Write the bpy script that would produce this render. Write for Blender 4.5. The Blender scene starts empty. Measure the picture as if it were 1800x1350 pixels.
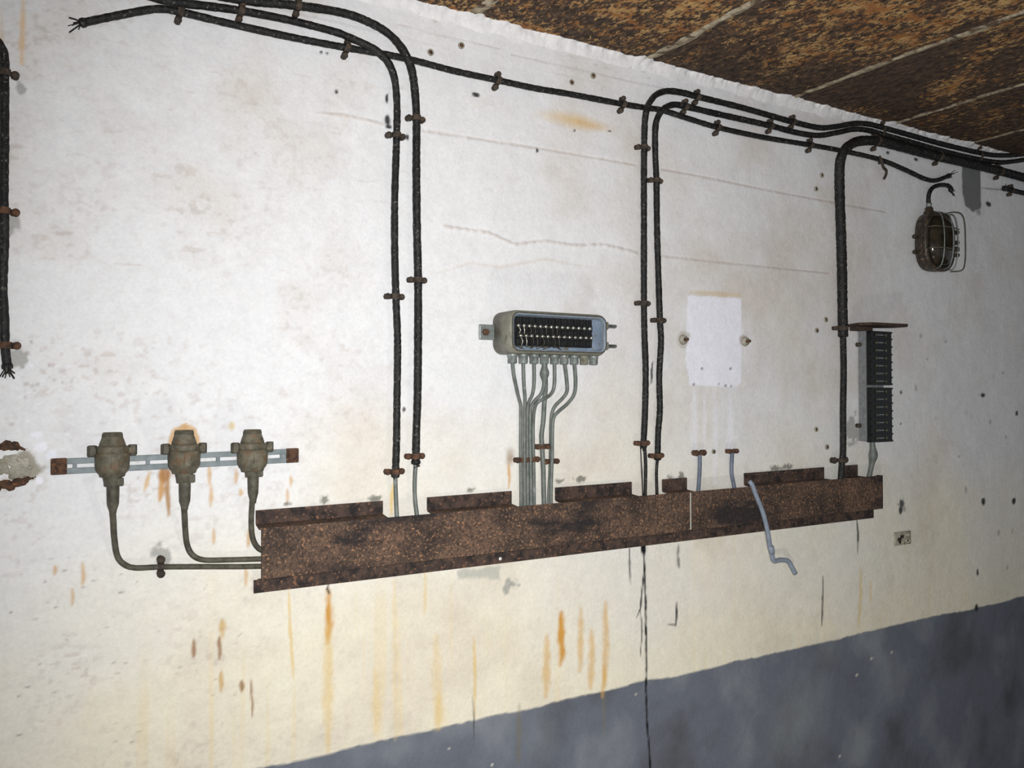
import bpy, bmesh, math, random
import numpy as np
from mathutils import Vector, Matrix

# ------------------------------------------------------------------ scene, camera, world, lights
scn = bpy.context.scene
COL = scn.collection
D = 1.75                       # camera distance from the wall
CAMZ = 1.50
FPX = 1504.4                   # focal length in pixels of the 1800 px frame
YAW, PIT, ROL = math.radians(31.054), math.radians(0.8256), math.radians(-0.173)
CAM = Vector((0.0, -D, CAMZ))
_f = Vector((math.sin(YAW)*math.cos(PIT), math.cos(YAW)*math.cos(PIT), math.sin(PIT)))
_r = Vector((math.cos(YAW), -math.sin(YAW), 0))
_u = _r.cross(_f)
RGT = math.cos(ROL)*_r + math.sin(ROL)*_u
UPV = -math.sin(ROL)*_r + math.cos(ROL)*_u
FWD = _f
cam_d = bpy.data.cameras.new('camera')
cam = bpy.data.objects.new('camera', cam_d); COL.objects.link(cam)
cam_d.sensor_fit = 'HORIZONTAL'; cam_d.sensor_width = 36.0
cam_d.lens = 36.0*FPX/1800.0
cam_d.clip_start = 0.02
cam.matrix_world = Matrix(((RGT.x, UPV.x, -FWD.x, CAM.x), (RGT.y, UPV.y, -FWD.y, CAM.y),
                           (RGT.z, UPV.z, -FWD.z, CAM.z), (0, 0, 0, 1)))
scn.camera = cam
scn.view_settings.view_transform = 'Standard'
scn.view_settings.look = 'None'
scn.view_settings.exposure = 0.0
scn.view_settings.gamma = 1.0
scn.view_settings.use_curve_mapping = False
w = bpy.data.worlds.new('bunker_air'); scn.world = w; w.use_nodes = True
w.node_tree.nodes['Background'].inputs[0].default_value = (0.90, 0.95, 1.0, 1)
w.node_tree.nodes['Background'].inputs[1].default_value = 0.30

def lamp(name, typ, loc, energy, color, aim=None, **kw):
    d = bpy.data.lights.new(name, typ); d.energy = energy; d.color = color
    for k, v in kw.items(): setattr(d, k, v)
    o = bpy.data.objects.new(name, d); COL.objects.link(o); o.location = loc
    if aim is not None:
        o.rotation_euler = (Vector(aim)-Vector(loc)).to_track_quat('-Z', 'Y').to_euler()
    return o
# the camera's flash, and a torch standing on the floor under the duct
lamp('camera_flash', 'SPOT', CAM+RGT*0.05+UPV*0.05, 190.0, (0.985, 0.985, 0.985), aim=(1.75, 0, 1.45),
     spot_size=math.radians(128), spot_blend=1.0, shadow_soft_size=0.025)
lamp('floor_torch', 'POINT', (1.15, -1.15, 0.22), 13.0, (1.0, 0.95, 0.83), shadow_soft_size=0.05)

# ------------------------------------------------------------------ helpers
rnd = random.Random(7)
def P(x, y, o=0.0):
    """photo pixel -> point at distance o in front of the wall plane"""
    d = FWD*FPX + RGT*(x-900) - UPV*(y-675)
    return CAM + d*((D-o)/d.y)
def lin(c):
    c = c/255.0
    return c/12.92 if c <= 0.04045 else ((c+0.055)/1.055)**2.4
def S(r, g, b): return (lin(r), lin(g), lin(b))
def link(o, parent=None):
    COL.objects.link(o)
    if parent is not None: o.parent = parent
    return o
def tag(o, label=None, cat=None, group=None, kind=None):
    if label: o['label'] = label
    if cat: o['category'] = cat
    if group: o['group'] = group
    if kind: o['kind'] = kind
    return o
def empty(name, loc, label, cat, group=None):
    o = bpy.data.objects.new(name, None); o.location = loc; o.empty_display_size = 0.03
    COL.objects.link(o)
    return tag(o, label, cat, group)

class MB:
    def __init__(s): s.v = []; s.f = []; s.sm = []
    def add(s, vs, fs, smooth=False):
        b = len(s.v); s.v += [tuple(p) for p in vs]
        for q in fs: s.f.append([i+b for i in q]); s.sm.append(smooth)
        return s
    def box(s, a, b, M=None):
        (x0, y0, z0), (x1, y1, z1) = a, b
        vs = [Vector(p) for p in ((x0,y0,z0),(x1,y0,z0),(x1,y1,z0),(x0,y1,z0),(x0,y0,z1),(x1,y0,z1),(x1,y1,z1),(x0,y1,z1))]
        if M is not None: vs = [M @ p for p in vs]
        return s.add(vs, [(0,3,2,1),(4,5,6,7),(0,1,5,4),(1,2,6,5),(2,3,7,6),(3,0,4,7)])
    def loops(s, rings, smooth=True, cap0=True, cap1=True):
        n = len(rings[0]); vs = [p for r in rings for p in r]; fs = []
        for i in range(len(rings)-1):
            for j in range(n):
                k = (j+1) % n
                fs.append((i*n+j, i*n+k, (i+1)*n+k, (i+1)*n+j))
        b = len(s.v); s.add(vs, fs, smooth)
        if cap0: s.f.append([b+j for j in range(n)][::-1]); s.sm.append(False)
        if cap1: s.f.append([b+(len(rings)-1)*n+j for j in range(n)]); s.sm.append(False)
        return s
    def tube(s, pts, rad, n=10, flat=None):
        """sweep along points; rad a number or one per point"""
        pts = [Vector(p) for p in pts]
        if not hasattr(rad, '__len__'): rad = [rad]*len(pts)
        rings = []; up = None
        for i, p in enumerate(pts):
            t = (pts[min(i+1, len(pts)-1)]-pts[max(i-1, 0)])
            t = t.normalized() if t.length > 1e-9 else Vector((0, 0, 1))
            if up is None:
                up = Vector((0, -1, 0)) if abs(t.y) < 0.8 else Vector((0, 0, 1))
            up = (up - t*up.dot(t)); up.normalize()
            sd = t.cross(up)
            rings.append([p+(up*math.cos(2*math.pi*k/n)+sd*math.sin(2*math.pi*k/n))*rad[i] for k in range(n)])
        return s.loops(rings)
    def lathe(s, c, axis, prof, n=20, ref=None):
        """prof: list of (radius, height along axis)"""
        axis = Vector(axis).normalized(); c = Vector(c)
        ref = Vector(ref) if ref else (Vector((1, 0, 0)) if abs(axis.x) < 0.7 else Vector((0, 0, 1)))
        a = (ref-axis*ref.dot(axis)).normalized(); b = axis.cross(a)
        rings = [[c+axis*h+(a*math.cos(2*math.pi*k/n)+b*math.sin(2*math.pi*k/n))*max(r, 1e-5) for k in range(n)] for r, h in prof]
        return s.loops(rings, smooth=n > 8)
    def mesh(s, name, org=Vector((0, 0, 0))):
        me = bpy.data.meshes.new(name)
        me.from_pydata([Vector(p)-org for p in s.v], [], s.f); me.update()
        me.polygons.foreach_set('use_smooth', s.sm)
        bm = bmesh.new(); bm.from_mesh(me); bmesh.ops.recalc_face_normals(bm, faces=bm.faces); bm.to_mesh(me); bm.free()
        return me
    def build(s, name, mat, parent=None, org=None, bevel=0):
        if org is None: org = parent.matrix_basis.translation if parent is not None else Vector((0, 0, 0))
        if parent is not None and parent.parent is not None: org = parent.parent.matrix_basis.translation
        o = bpy.data.objects.new(name, s.mesh(name, Vector(org)))
        o.data.materials.append(mat)
        if parent is None: o.location = org
        link(o, parent)
        if bevel:
            m = o.modifiers.new('bevel', 'BEVEL'); m.width = bevel; m.segments = 2; m.limit_method = 'ANGLE'; m.angle_limit = math.radians(40)
        return o

def smooth_path(pts, step=0.008):
    """Catmull-Rom through 3D points, resampled"""
    pts = [Vector(p) for p in pts]
    q = [pts[0]*2-pts[1]]+pts+[pts[-1]*2-pts[-2]]
    out = []
    for i in range(1, len(q)-2):
        a, b, c, d = q[i-1], q[i], q[i+1], q[i+2]
        n = max(2, int((c-b).length/step))
        for k in range(n):
            t = k/n
            out.append(0.5*((2*b)+(c-a)*t+(2*a-5*b+4*c-d)*t*t+(3*b-a-3*c+d)*t**3))
    out.append(pts[-1]); return out
def px_path(pp, o=0.014, step=0.008):
    return smooth_path([P(p[0], p[1], p[2] if len(p) > 2 else o) for p in pp], step)
def wobble(path, rad, amp, seed):
    r = random.Random(seed); return [rad*(1+amp*(r.random()-0.5)) for _ in path]

# ------------------------------------------------------------------ materials
def nodes(name):
    m = bpy.data.materials.new(name); m.use_nodes = True
    nt = m.node_tree; b = nt.nodes['Principled BSDF']
    return m, nt, b
def N(nt, t, **kw):
    n = nt.nodes.new(t)
    for k, v in kw.items(): setattr(n, k, v)
    return n
def noise(nt, scale, detail=6, rough=0.6, coord='Object', stretch=(1, 1, 1), dist=0.0, rand=False):
    tc = N(nt, 'ShaderNodeTexCoord'); mp = N(nt, 'ShaderNodeMapping'); mp.inputs['Scale'].default_value = stretch
    nt.links.new(tc.outputs[coord], mp.inputs['Vector'])
    if rand:
        oi = N(nt, 'ShaderNodeObjectInfo'); mu = N(nt, 'ShaderNodeMath', operation='MULTIPLY'); mu.inputs[1].default_value = 37.0
        nt.links.new(oi.outputs['Random'], mu.inputs[0]); nt.links.new(mu.outputs[0], mp.inputs['Location'])
    n = N(nt, 'ShaderNodeTexNoise'); n.inputs['Scale'].default_value = scale; n.inputs['Detail'].default_value = detail
    n.inputs['Roughness'].default_value = rough; n.inputs['Distortion'].default_value = dist
    nt.links.new(mp.outputs[0], n.inputs['Vector']); return n.outputs['Fac']
def ramp(nt, fac, stops, interp='LINEAR'):
    r = N(nt, 'ShaderNodeValToRGB'); e = r.color_ramp; e.interpolation = interp
    while len(e.elements) < len(stops): e.elements.new(0.5)
    for el, (p, c) in zip(e.elements, stops):
        el.position = p; el.color = (*c, 1) if hasattr(c, '__len__') else (c, c, c, 1)
    nt.links.new(fac, r.inputs[0]); return r.outputs[0]
def mixc(nt, fac, a, b, mode='MIX'):
    m = N(nt, 'ShaderNodeMix', data_type='RGBA', blend_type=mode)
    if isinstance(fac, (int, float)): m.inputs[0].default_value = fac
    else: nt.links.new(fac, m.inputs[0])
    for i, c in ((6, a), (7, b)):
        if hasattr(c, 'links'): nt.links.new(c, m.inputs[i])
        else: m.inputs[i].default_value = (*c, 1)
    return m.outputs[2]
def bump(nt, b, h, strength=0.3, dist=0.002):
    n = N(nt, 'ShaderNodeBump'); n.inputs['Strength'].default_value = strength; n.inputs['Distance'].default_value = dist
    nt.links.new(h, n.inputs['Height']); nt.links.new(n.outputs[0], b.inputs['Normal'])

def mat_two(name, c0, c1, scale=40, lo=0.4, hi=0.65, c2=None, s2=120, lo2=0.58, hi2=0.7, rough=0.7, metal=0.0, bs=0.3, bd=0.001, detail=6, coord='Object', rand=True, spec=0.4):
    m, nt, b = nodes(name)
    n1 = noise(nt, scale, detail, coord=coord, rand=rand)
    c = ramp(nt, n1, [(lo, c0), (hi, c1)])
    if c2 is not None:
        n2 = noise(nt, s2, 4, coord=coord, rand=rand)
        c = mixc(nt, ramp(nt, n2, [(lo2, 0.0), (hi2, 1.0)]), c, c2)
    nt.links.new(c, b.inputs['Base Color'])
    b.inputs['Roughness'].default_value = rough; b.inputs['Metallic'].default_value = metal
    b.inputs['Specular IOR Level'].default_value = spec
    if bs: bump(nt, b, noise(nt, scale*2.5, 5, coord=coord, rand=rand), bs, bd)
    return m
M = {}
M['cable'] = mat_two('black_cable_sheath', S(15, 15, 16), S(38, 38, 37), 80, .4, .65, S(112, 110, 102), 190, .60, .70, rough=.6, bs=.7, bd=.002, spec=.3)
M['lead'] = mat_two('grey_lead_sheath', S(84, 90, 85), S(112, 117, 112), 50, .35, .65, S(150, 156, 162), 25, .64, .78, rough=.5, bs=.15)
M['bluelead'] = mat_two('bluish_lead_sheath', S(118, 128, 142), S(140, 150, 164), 40, .35, .65, rough=.5, bs=.2)
M['stublead'] = mat_two('dark_blue_lead_sheath', S(84, 92, 108), S(106, 115, 130), 40, .35, .65, rough=.5, bs=.2)
M['clamp'] = mat_two('rusted_clamp', S(46, 41, 36), S(72, 62, 52), 90, .4, .6, S(98, 72, 54), 140, .56, .7, rough=.85, bs=.5)
M['rustclamp'] = mat_two('orange_rust_clamp', S(58, 44, 36), S(90, 64, 47), 80, .4, .6, S(132, 86, 52), 140, .56, .7, rough=.9, bs=.5)
M['olive'] = mat_two('olive_cast_metal', S(70, 66, 54), S(108, 103, 86), 70, .35, .65, S(100, 78, 56), 50, .52, .66, rough=.7, bs=.5)
M['olivedark'] = mat_two('dark_olive_metal', S(60, 57, 48), S(90, 86, 73), 70, .35, .65, rough=.7, bs=.4)
M['housing'] = mat_two('grey_green_painted_cast', S(106, 107, 94), S(130, 129, 116), 40, .35, .65, S(96, 84, 66), 55, .56, .7, rough=.6, bs=.35)
M['lining'] = mat_two('blue_grey_lining', S(108, 122, 140), S(134, 148, 164), 25, .35, .65, S(104, 96, 82), 50, .58, .7, rough=.5, bs=.1)
M['bakelite'] = mat_two('black_bakelite', S(12, 12, 13), S(24, 24, 25), 60, .35, .65, rough=.35, bs=.1, spec=.5)
M['brass'] = mat_two('nickel_terminal', S(205, 198, 176), S(235, 232, 222), 120, .35, .65, rough=.25, metal=.9, bs=.1)
M['wire'] = mat_two('tinned_wire', S(170, 165, 150), S(210, 205, 190), 120, .35, .65, rough=.4, metal=.5, bs=0)
M['rail'] = mat_two('blue_grey_rail', S(104, 114, 116), S(130, 138, 140), 40, .35, .65, S(96, 76, 58), 18, .60, .70, rough=.6, bs=.2)
M['steel'] = mat_two('grey_galvanised', S(104, 110, 106), S(140, 146, 144), 60, .35, .65, S(98, 80, 62), 60, .66, .76, rough=.4, metal=.3, bs=.2)
M['greybox'] = mat_two('grey_sheet_box', S(108, 110, 112), S(128, 130, 132), 70, .35, .65, rough=.6, bs=.2)
M['blackrust'] = mat_two('black_scaled_rust', S(44, 36, 32), S(78, 60, 50), 70, .35, .65, rough=.8, bs=.5)
M['lampbody'] = mat_two('brown_black_enamel', S(36, 31, 26), S(66, 57, 47), 60, .35, .65, S(124, 98, 76), 90, .58, .68, rough=.45, bs=.4)
M['concrete'] = mat_two('pale_concrete', S(176, 164, 140), S(206, 196, 172), 30, .35, .65, S(120, 100, 76), 60, .62, .74, rough=.95, bs=.6, bd=.003)
M['mortar'] = mat_two('rust_stained_mortar', S(132, 118, 96), S(186, 174, 150), 45, .35, .62, S(84, 66, 50), 32, .50, .62, rough=.95, bs=.7, bd=.003)
M['lip'] = mat_two('whitewash', S(214, 212, 212), S(230, 228, 228), 40, .35, .65, S(180, 174, 168), 60, .66, .76, rough=.95, bs=.7, bd=.003)
M['plaster'] = mat_two('broken_plaster', S(120, 116, 100), S(176, 172, 158), 30, .35, .65, S(90, 84, 70), 60, .56, .7, rough=.95, bs=.8, bd=.003)
M['floor'] = mat_two('concrete_floor', S(88, 86, 82), S(112, 110, 104), 4, .35, .65, rough=.9, bs=.3, rand=False)
# rusted duct
def rust_duct():
    m, nt, b = nodes('pitted_rust_duct')
    a = noise(nt, 9, 8, .65, rand=True); c = ramp(nt, a, [(.34, S(52, 45, 42)), (.48, S(88, 72, 62)), (.62, S(108, 86, 72))])
    sp = noise(nt, 140, 6, .75, rand=True); c = mixc(nt, ramp(nt, sp, [(.46, 0.), (.60, .85)]), c, S(52, 44, 40))
    gr = noise(nt, 190, 3, .6, rand=True); c = mixc(nt, ramp(nt, gr, [(.57, 0.), (.67, .7)]), c, S(178, 134, 100))
    tar = noise(nt, 5.5, 6, .6, stretch=(.7, 1, 2.2), rand=True); c = mixc(nt, ramp(nt, tar, [(.52, 0.), (.62, .85)]), c, S(36, 35, 38))
    nt.links.new(c, b.inputs['Base Color']); b.inputs['Roughness'].default_value = .85
    b.inputs['Specular IOR Level'].default_value = .25
    bump(nt, b, noise(nt, 90, 6, .7, rand=True), .9, .003); return m
M['duct'] = rust_duct()
M['ductdark'] = mat_two('black_rust_flange', S(34, 30, 30), S(76, 60, 52), 40, .38, .6, S(128, 92, 68), 130, .58, .68, rough=.85, bs=.8, bd=.003)
def rust_ceiling():
    m, nt, b = nodes('flaking_rust_ceiling')
    st = (1.0, .55, 1.0)
    a = noise(nt, 85, 6, .7, stretch=st, rand=True); c = ramp(nt, a, [(.36, S(46, 38, 34)), (.5, S(78, 63, 53)), (.64, S(108, 88, 70))])
    big = noise(nt, 2.6, 5, .6, dist=.6, rand=True); fl = noise(nt, 95, 6, .75, stretch=st, rand=True)
    ad = N(nt, 'ShaderNodeMath', operation='MULTIPLY_ADD'); nt.links.new(big, ad.inputs[0]); ad.inputs[1].default_value = .75; nt.links.new(fl, ad.inputs[2])
    oi = N(nt, 'ShaderNodeObjectInfo')
    sub = N(nt, 'ShaderNodeMath', operation='ADD'); nt.links.new(ad.outputs[0], sub.inputs[0])
    sep = N(nt, 'ShaderNodeSeparateColor'); nt.links.new(oi.outputs['Color'], sep.inputs[0]); nt.links.new(sep.outputs[0], sub.inputs[1])
    mk = ramp(nt, sub.outputs[0], [(.99, 0.), (1.07, .9)])
    c = mixc(nt, mk, c, ramp(nt, noise(nt, 28, 3, rand=True), [(.4, S(164, 110, 62)), (.62, S(206, 168, 112))]))
    nt.links.new(c, b.inputs['Base Color']); b.inputs['Roughness'].default_value = .9
    b.inputs['Specular IOR Level'].default_value = .2
    bump(nt, b, fl, .9, .006); return m
M['ceil'] = rust_ceiling()
def wall_mat():
    m, nt, b = nodes('stained_whitewashed_wall')
    at = N(nt, 'ShaderNodeAttribute'); at.attribute_name = 'paint'
    fine = noise(nt, 26, 7, .65, rand=False); g = mixc(nt, 1.0, ramp(nt, fine, [(.3, .93), (.62, 1.0)]), ramp(nt, noise(nt, 140, 4, .7), [(.32, .92), (.6, 1.0)]), 'MULTIPLY')
    c = mixc(nt, 1.0, at.outputs['Color'], g, 'MULTIPLY')
    nt.links.new(c, b.inputs['Base Color']); b.inputs['Roughness'].default_value = .85
    b.inputs['Specular IOR Level'].default_value = .15
    bump(nt, b, noise(nt, 38, 9, .75), .5, .005); return m
M['wall'] = wall_mat()
def glass_mat():
    m, nt, b = nodes('dirty_lamp_glass')
    c = ramp(nt, noise(nt, 30, 5), [(.35, S(38, 34, 28)), (.65, S(70, 62, 50))])
    nt.links.new(c, b.inputs['Base Color']); b.inputs['Roughness'].default_value = .12
    b.inputs['Transmission Weight'].default_value = .35; b.inputs['IOR'].default_value = 1.5; return m
M['glass'] = glass_mat()

# ------------------------------------------------------------------ structure: wall, ceiling, floor
HC = CAMZ + .507*D            # underside of the ceiling plates
ZD = CAMZ - .4285*D           # top of the grey painted dado
def hash2(ix, iz, seed):
    h = (ix*374761393 + iz*668265263 + seed*1442695041) & 0xffffffff
    h = ((h ^ (h >> 13))*1274126177) & 0xffffffff
    return ((h ^ (h >> 16)) & 0xffff)/65535.0
def vnoise(x, z, seed=0):
    ix = np.floor(x).astype(np.int64); iz = np.floor(z).astype(np.int64)
    fx = x-ix; fz = z-iz; fx = fx*fx*(3-2*fx); fz = fz*fz*(3-2*fz)
    a = hash2(ix, iz, seed); b = hash2(ix+1, iz, seed); c = hash2(ix, iz+1, seed); d = hash2(ix+1, iz+1, seed)
    return a*(1-fx)*(1-fz)+b*fx*(1-fz)+c*(1-fx)*fz+d*fx*fz
def fbm(x, z, seed=0, o=4):
    s = 0; a = .5; t = 0
    for i in range(o): s = s+a*vnoise(x*2**i, z*2**i, seed+i*17); t += a; a *= .5
    return s/t

xs = [-3, -2, -1, -.5]; x = -.22
while x < 3.95: xs.append(x); x += .0026+.0010*max(0, x)
xs += [4.2, 4.8, 5.6, 6.5, 8.0]
xs = np.array(xs); zs = np.concatenate([np.arange(0, 2.42, .0034), [2.44]])
X, Z = np.meshgrid(xs, zs); nx, nz = len(xs), len(zs)
Y = np.zeros_like(X)
col = np.zeros(X.shape+(3,))
n1 = fbm(X*2.2, Z*2.2, 3, 5); n2 = fbm(X*9, Z*9, 11, 4); n3 = fbm(X*30, Z*18, 23, 3); vst = fbm(X*55, Z*1.6, 31, 3)
base = np.array(S(227, 227, 228)); cream = np.array(S(233, 226, 206)); dirt = np.array(S(206, 194, 180))
cm = np.clip((1.50-Z)/.6+(n1-.5)*1.6, 0, 1)[..., None]
col[:] = base*(1-cm)+cream*cm
dm = np.clip((n1*.6+n2*.4-.50)*2.2, 0, .5)[..., None]; col[:] = col*(1-dm)+dirt*dm
n4 = fbm(X*70, Z*95, 29, 3); fleck = np.clip((n4-.60)*4, 0, .45)*np.clip((1.1-X)*1.2, .25, 1)*np.clip(n2*2.4-.7, .1, 1); fleck = fleck[..., None]; col[:] = col*(1-fleck)+np.array(S(190, 176, 168))*fleck
vs_ = (np.clip((vst-.60)*2.6, 0, .30)*np.clip((1.22-Z)/.35, 0, 1)*np.clip(n1*3-.9, 0, 1))[..., None]; col[:] = col*(1-vs_)+np.array(S(232, 205, 140))*vs_
def wpx(px, py): p = P(px, py, 0); return p.x, p.z
def sub(x0, x1, z0, z1):
    i0, i1 = np.searchsorted(xs, [x0, x1]); j0, j1 = np.searchsorted(zs, [z0, z1])
    return slice(max(j0-1, 0), j1+1), slice(max(i0-1, 0), i1+1)
def paint(sl, mask, c):
    a = np.clip(mask, 0, 1)[..., None]; col[sl] = col[sl]*(1-a)+np.array(c)*a
# dado
edge = ZD+(fbm(X*9, X*0, 41, 2)-.5)*.010+(fbm(X*60, Z*60, 43, 2)-.5)*.004
dd = np.array(S(106, 111, 122)); dl = np.array(S(130, 135, 142)); dk = np.array(S(88, 91, 97))
dn = fbm(X*6, Z*5, 51, 6)[..., None]
dc = dd+(dl-dd)*np.clip((dn-.52)*4, 0, 1)+(dk-dd)*np.clip((.46-dn)*4, 0, 1)
da = np.clip((edge-Z)/.004+.5, 0, 1)[..., None]; col[:] = col*(1-da)+dc*da

def streak(pts, wpx_, c, a=1.0, soft=.5, taper=True, rag=.6, seed=1, depth=0.0):
    """stain that follows a pixel polyline on the wall, width in photo pixels"""
    q = [wpx(*p) for p in pts]
    mid = pts[len(pts)//2]; sc = abs(wpx(mid[0], mid[1]+10)[1]-wpx(*mid)[1])/10
    wd = wpx_*sc*.5; m = wd*3+.01
    sl = sub(min(p[0] for p in q)-m, max(p[0] for p in q)+m, min(p[1] for p in q)-m, max(p[1] for p in q)+m)
    xx, zz = X[sl], Z[sl]; best = np.full(xx.shape, 9.0); tt = np.zeros(xx.shape)
    L = [math.dist(q[i], q[i+1]) for i in range(len(q)-1)]; T = sum(L); acc = 0
    for i in range(len(q)-1):
        ax, az = q[i]; bx, bz = q[i+1]; l2 = max(L[i]**2, 1e-12)
        t = np.clip(((xx-ax)*(bx-ax)+(zz-az)*(bz-az))/l2, 0, 1)
        d = np.hypot(xx-ax-t*(bx-ax), zz-az-t*(bz-az)); k = d < best
        best = np.where(k, d, best); tt = np.where(k, (acc+t*L[i])/T, tt); acc += L[i]
    ww = wd*(1+rag*(fbm(xx*120, zz*60, seed, 2)-.5)*2)
    if taper: ww = ww*(.25+.75*np.sin(np.clip(tt, .02, .98)*math.pi)**.6)
    mk = np.clip((ww-best)/(wd*soft+.0015)+.5, 0, 1)
    paint(sl, mk*a, c)
    if depth: Y[sl] += mk*depth
def blob(px, py, rx, ry, c, a=1.0, soft=.5, rag=.8, seed=1, freq=40, depth=0.0):
    x0, z0 = wpx(px, py); ax = abs(wpx(px+rx, py)[0]-x0); az = abs(wpx(px, py+ry)[1]-z0)
    sl = sub(x0-2*ax-.01, x0+2*ax+.01, z0-2*az-.01, z0+2*az+.01)
    d = np.hypot((X[sl]-x0)/ax, (Z[sl]-z0)/az)+(fbm(X[sl]*freq, Z[sl]*freq, seed, 3)-.5)*rag
    mk = np.clip((1-d)/soft+.5*(soft < .3), 0, 1); paint(sl, mk*a, c)
    if depth: Y[sl] += mk*depth
def poly(pts, c, a=1.0, rag=.004, soft=.003, seed=1, freq=60):
    q = [wpx(*p) for p in pts]; m = .03
    sl = sub(min(p[0] for p in q)-m, max(p[0] for p in q)+m, min(p[1] for p in q)-m, max(p[1] for p in q)+m)
    xx, zz = X[sl], Z[sl]; d = np.full(xx.shape, 9.0)
    area = sum(q[i][0]*q[(i+1) % len(q)][1]-q[(i+1) % len(q)][0]*q[i][1] for i in range(len(q)))
    sg = 1 if area > 0 else -1
    for i in range(len(q)):
        ax, az = q[i]; bx, bz = q[(i+1) % len(q)]; l = math.dist(q[i], q[(i+1) % len(q)])
        d = np.minimum(d, sg*((bx-ax)*(zz-az)-(bz-az)*(xx-ax))/l)
    mk = np.clip((d+(fbm(xx*freq, zz*freq, seed, 3)-.5)*2*rag)/soft+.5, 0, 1)
    paint(sl, mk*a, c)

OR = S(206, 150, 62); OR2 = S(224, 194, 128); BR = S(150, 112, 74); BK = S(26, 27, 32); GY = S(150, 150, 148); WH = S(240, 241, 250); PK = S(205, 180, 170)
# pale rectangle where a box was taken down, with runs of paint below
poly([(1209, 519), (1303, 524), (1305, 600), (1304, 676), (1290, 681), (1215, 676), (1208, 640)], WH, 1, .003, .004, 5)
streak([(1215, 514), (1302, 519)], 9, S(214, 190, 150), .6, .8, seed=3)
for x, y0, y1, wd in ((1258, 680, 850, 10), (1285, 685, 800, 14), (1222, 690, 800, 18), (1240, 690, 780, 8)):
    streak([(x, y0), (x+1, (y0+y1)/2), (x-1, y1)], wd, WH, .5, 1.0, seed=int(x))
blob(1203, 596, 13, 16, S(190, 184, 172), .8, .3, seed=7); blob(1308, 600, 10, 13, S(168, 156, 148), .8, .4, seed=8)
for x, y in ((1222, 676), (1265, 675), (1277, 678), (1287, 679), (1236, 648), (1286, 648)): blob(x, y, 2.5, 3, S(100, 98, 100), .8, .6, seed=x)
# plaster cracks and board marks
streak([(555, 198), (600, 202), (640, 210), (680, 220)], 3.4, S(196, 176, 156), .6, .8, seed=12, depth=-.004)
streak([(745, 228), (800, 237), (900, 252), (1000, 268), (1120, 289)], 2.4, S(184, 166, 150), .6, .7, False, .9, seed=13, depth=.004)
streak([(1165, 297), (1230, 309), (1330, 329), (1450, 352), (1560, 372)], 2.4, S(178, 158, 146), .6, .8, False, seed=14, depth=.003)
streak([(780, 398), (860, 410), (905, 430), (960, 424), (1010, 432), (1060, 430), (1120, 445)], 3.2, S(200, 182, 168), .55, .9, False, .9, seed=15, depth=-.005)
streak([(1160, 449), (1280, 462), (1410, 475), (1460, 480)], 2.0, S(172, 152, 140), .6, .8, False, seed=16, depth=.003)
streak([(770, 480), (830, 462), (880, 470), (960, 455), (1040, 470)], 5, S(205, 188, 170), .35, 1, seed=17)
streak([(900, 95), (1100, 140), (1300, 182), (1420, 215)], 2, S(186, 176, 178), .5, .8, False, seed=18, depth=.002)
streak([(700, 42), (760, 58), (880, 85)], 2, S(190, 178, 176), .5, .8, False, seed=19, depth=.002)
blob(1015, 213, 75, 16, S(214, 176, 96), .75, 1.1, .5, seed=21, freq=12)
blob(1045, 222, 35, 8, S(212, 164, 80), .4, 1.1, .5, seed=22, freq=12)
# rust runs under the duct
streak([(577, 1038), (578, 1062), (579, 1095), (577, 1130)], 13, OR, .95, 1.0, seed=24); streak([(577, 1100), (577, 1200), (578, 1320)], 16, OR2, .55, 1, seed=25)
streak([(508, 1040), (510, 1100), (516, 1190)], 5, OR2, .8, .9, seed=26)
for x, y0, y1, wd, a in ((695, 1020, 1300, 9, .35), (748, 1005, 1080, 6, .5), (835, 1120, 1260, 6, .8), (768, 1120, 1280, 18, .4), (660, 1180, 1290, 14, .4), (772, 1220, 1280, 12, .6), (985, 1080, 1170, 10, .4)):
    streak([(x, y0), (x+1, (y0+y1)/2), (x, y1)], wd, OR2, a, 1, seed=int(x))
streak([(988, 1078), (988, 1110), (989, 1150), (986, 1168)], 15, OR, .95, .9, seed=31)
for x, y0, y1, wd in ((1022, 1070, 1180, 12), (1041, 1110, 1210, 14), (1066, 1060, 1205, 14), (1062, 1170, 1225, 10), (962, 1120, 1225, 16)):
    streak([(x, y0), (x, (y0+y1)/2), (x-2, y1)], wd, S(214, 168, 84), .6, 1, seed=x)
streak([(1513, 1000), (1514, 1040), (1510, 1100)], 9, OR2, .6, 1, seed=36); streak([(1532, 1020), (1532, 1060)], 6, OR2, .5, 1, seed=37)
streak([(696, 842), (691, 870), (690, 905)], 7, OR2, .9, .8, seed=38); streak([(895, 815), (897, 840), (896, 858)], 5, OR, .9, .8, seed=39)
blob(898, 806, 10, 20, S(150, 120, 90), .7, .8, seed=40)
# tar runs and black marks
streak([(1132, 958), (1134, 1000), (1136, 1050), (1137, 1110), (1138, 1170), (1137, 1200), (1139, 1270), (1142, 1300), (1145, 1352)], 4.2, BK, .98, .5, False, .7, seed=51)
streak([(1131, 955), (1134, 975)], 11, BK, 1, .5, seed=52)
streak([(1132, 1010), (1130, 1035), (1127, 1070), (1121, 1085)], 3.5, BK, .95, .5, seed=53); streak([(1127, 1070), (1130, 1110), (1127, 1155)], 3, BK, .85, .5, seed=54)
streak([(1107, 962), (1108, 1000), (1109, 1028)], 4, BK, .85, .5, seed=55); streak([(1194, 958), (1192, 975), (1195, 998)], 6, S(90, 90, 94), .8, .8, rag=1, seed=56)
streak([(1191, 1058), (1191, 1085), (1189, 1102)], 4.5, S(60, 60, 66), .95, .5, seed=57); streak([(1175, 1098), (1190, 1099)], 2.5, S(80, 80, 86), .8, .6, seed=58)
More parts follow.
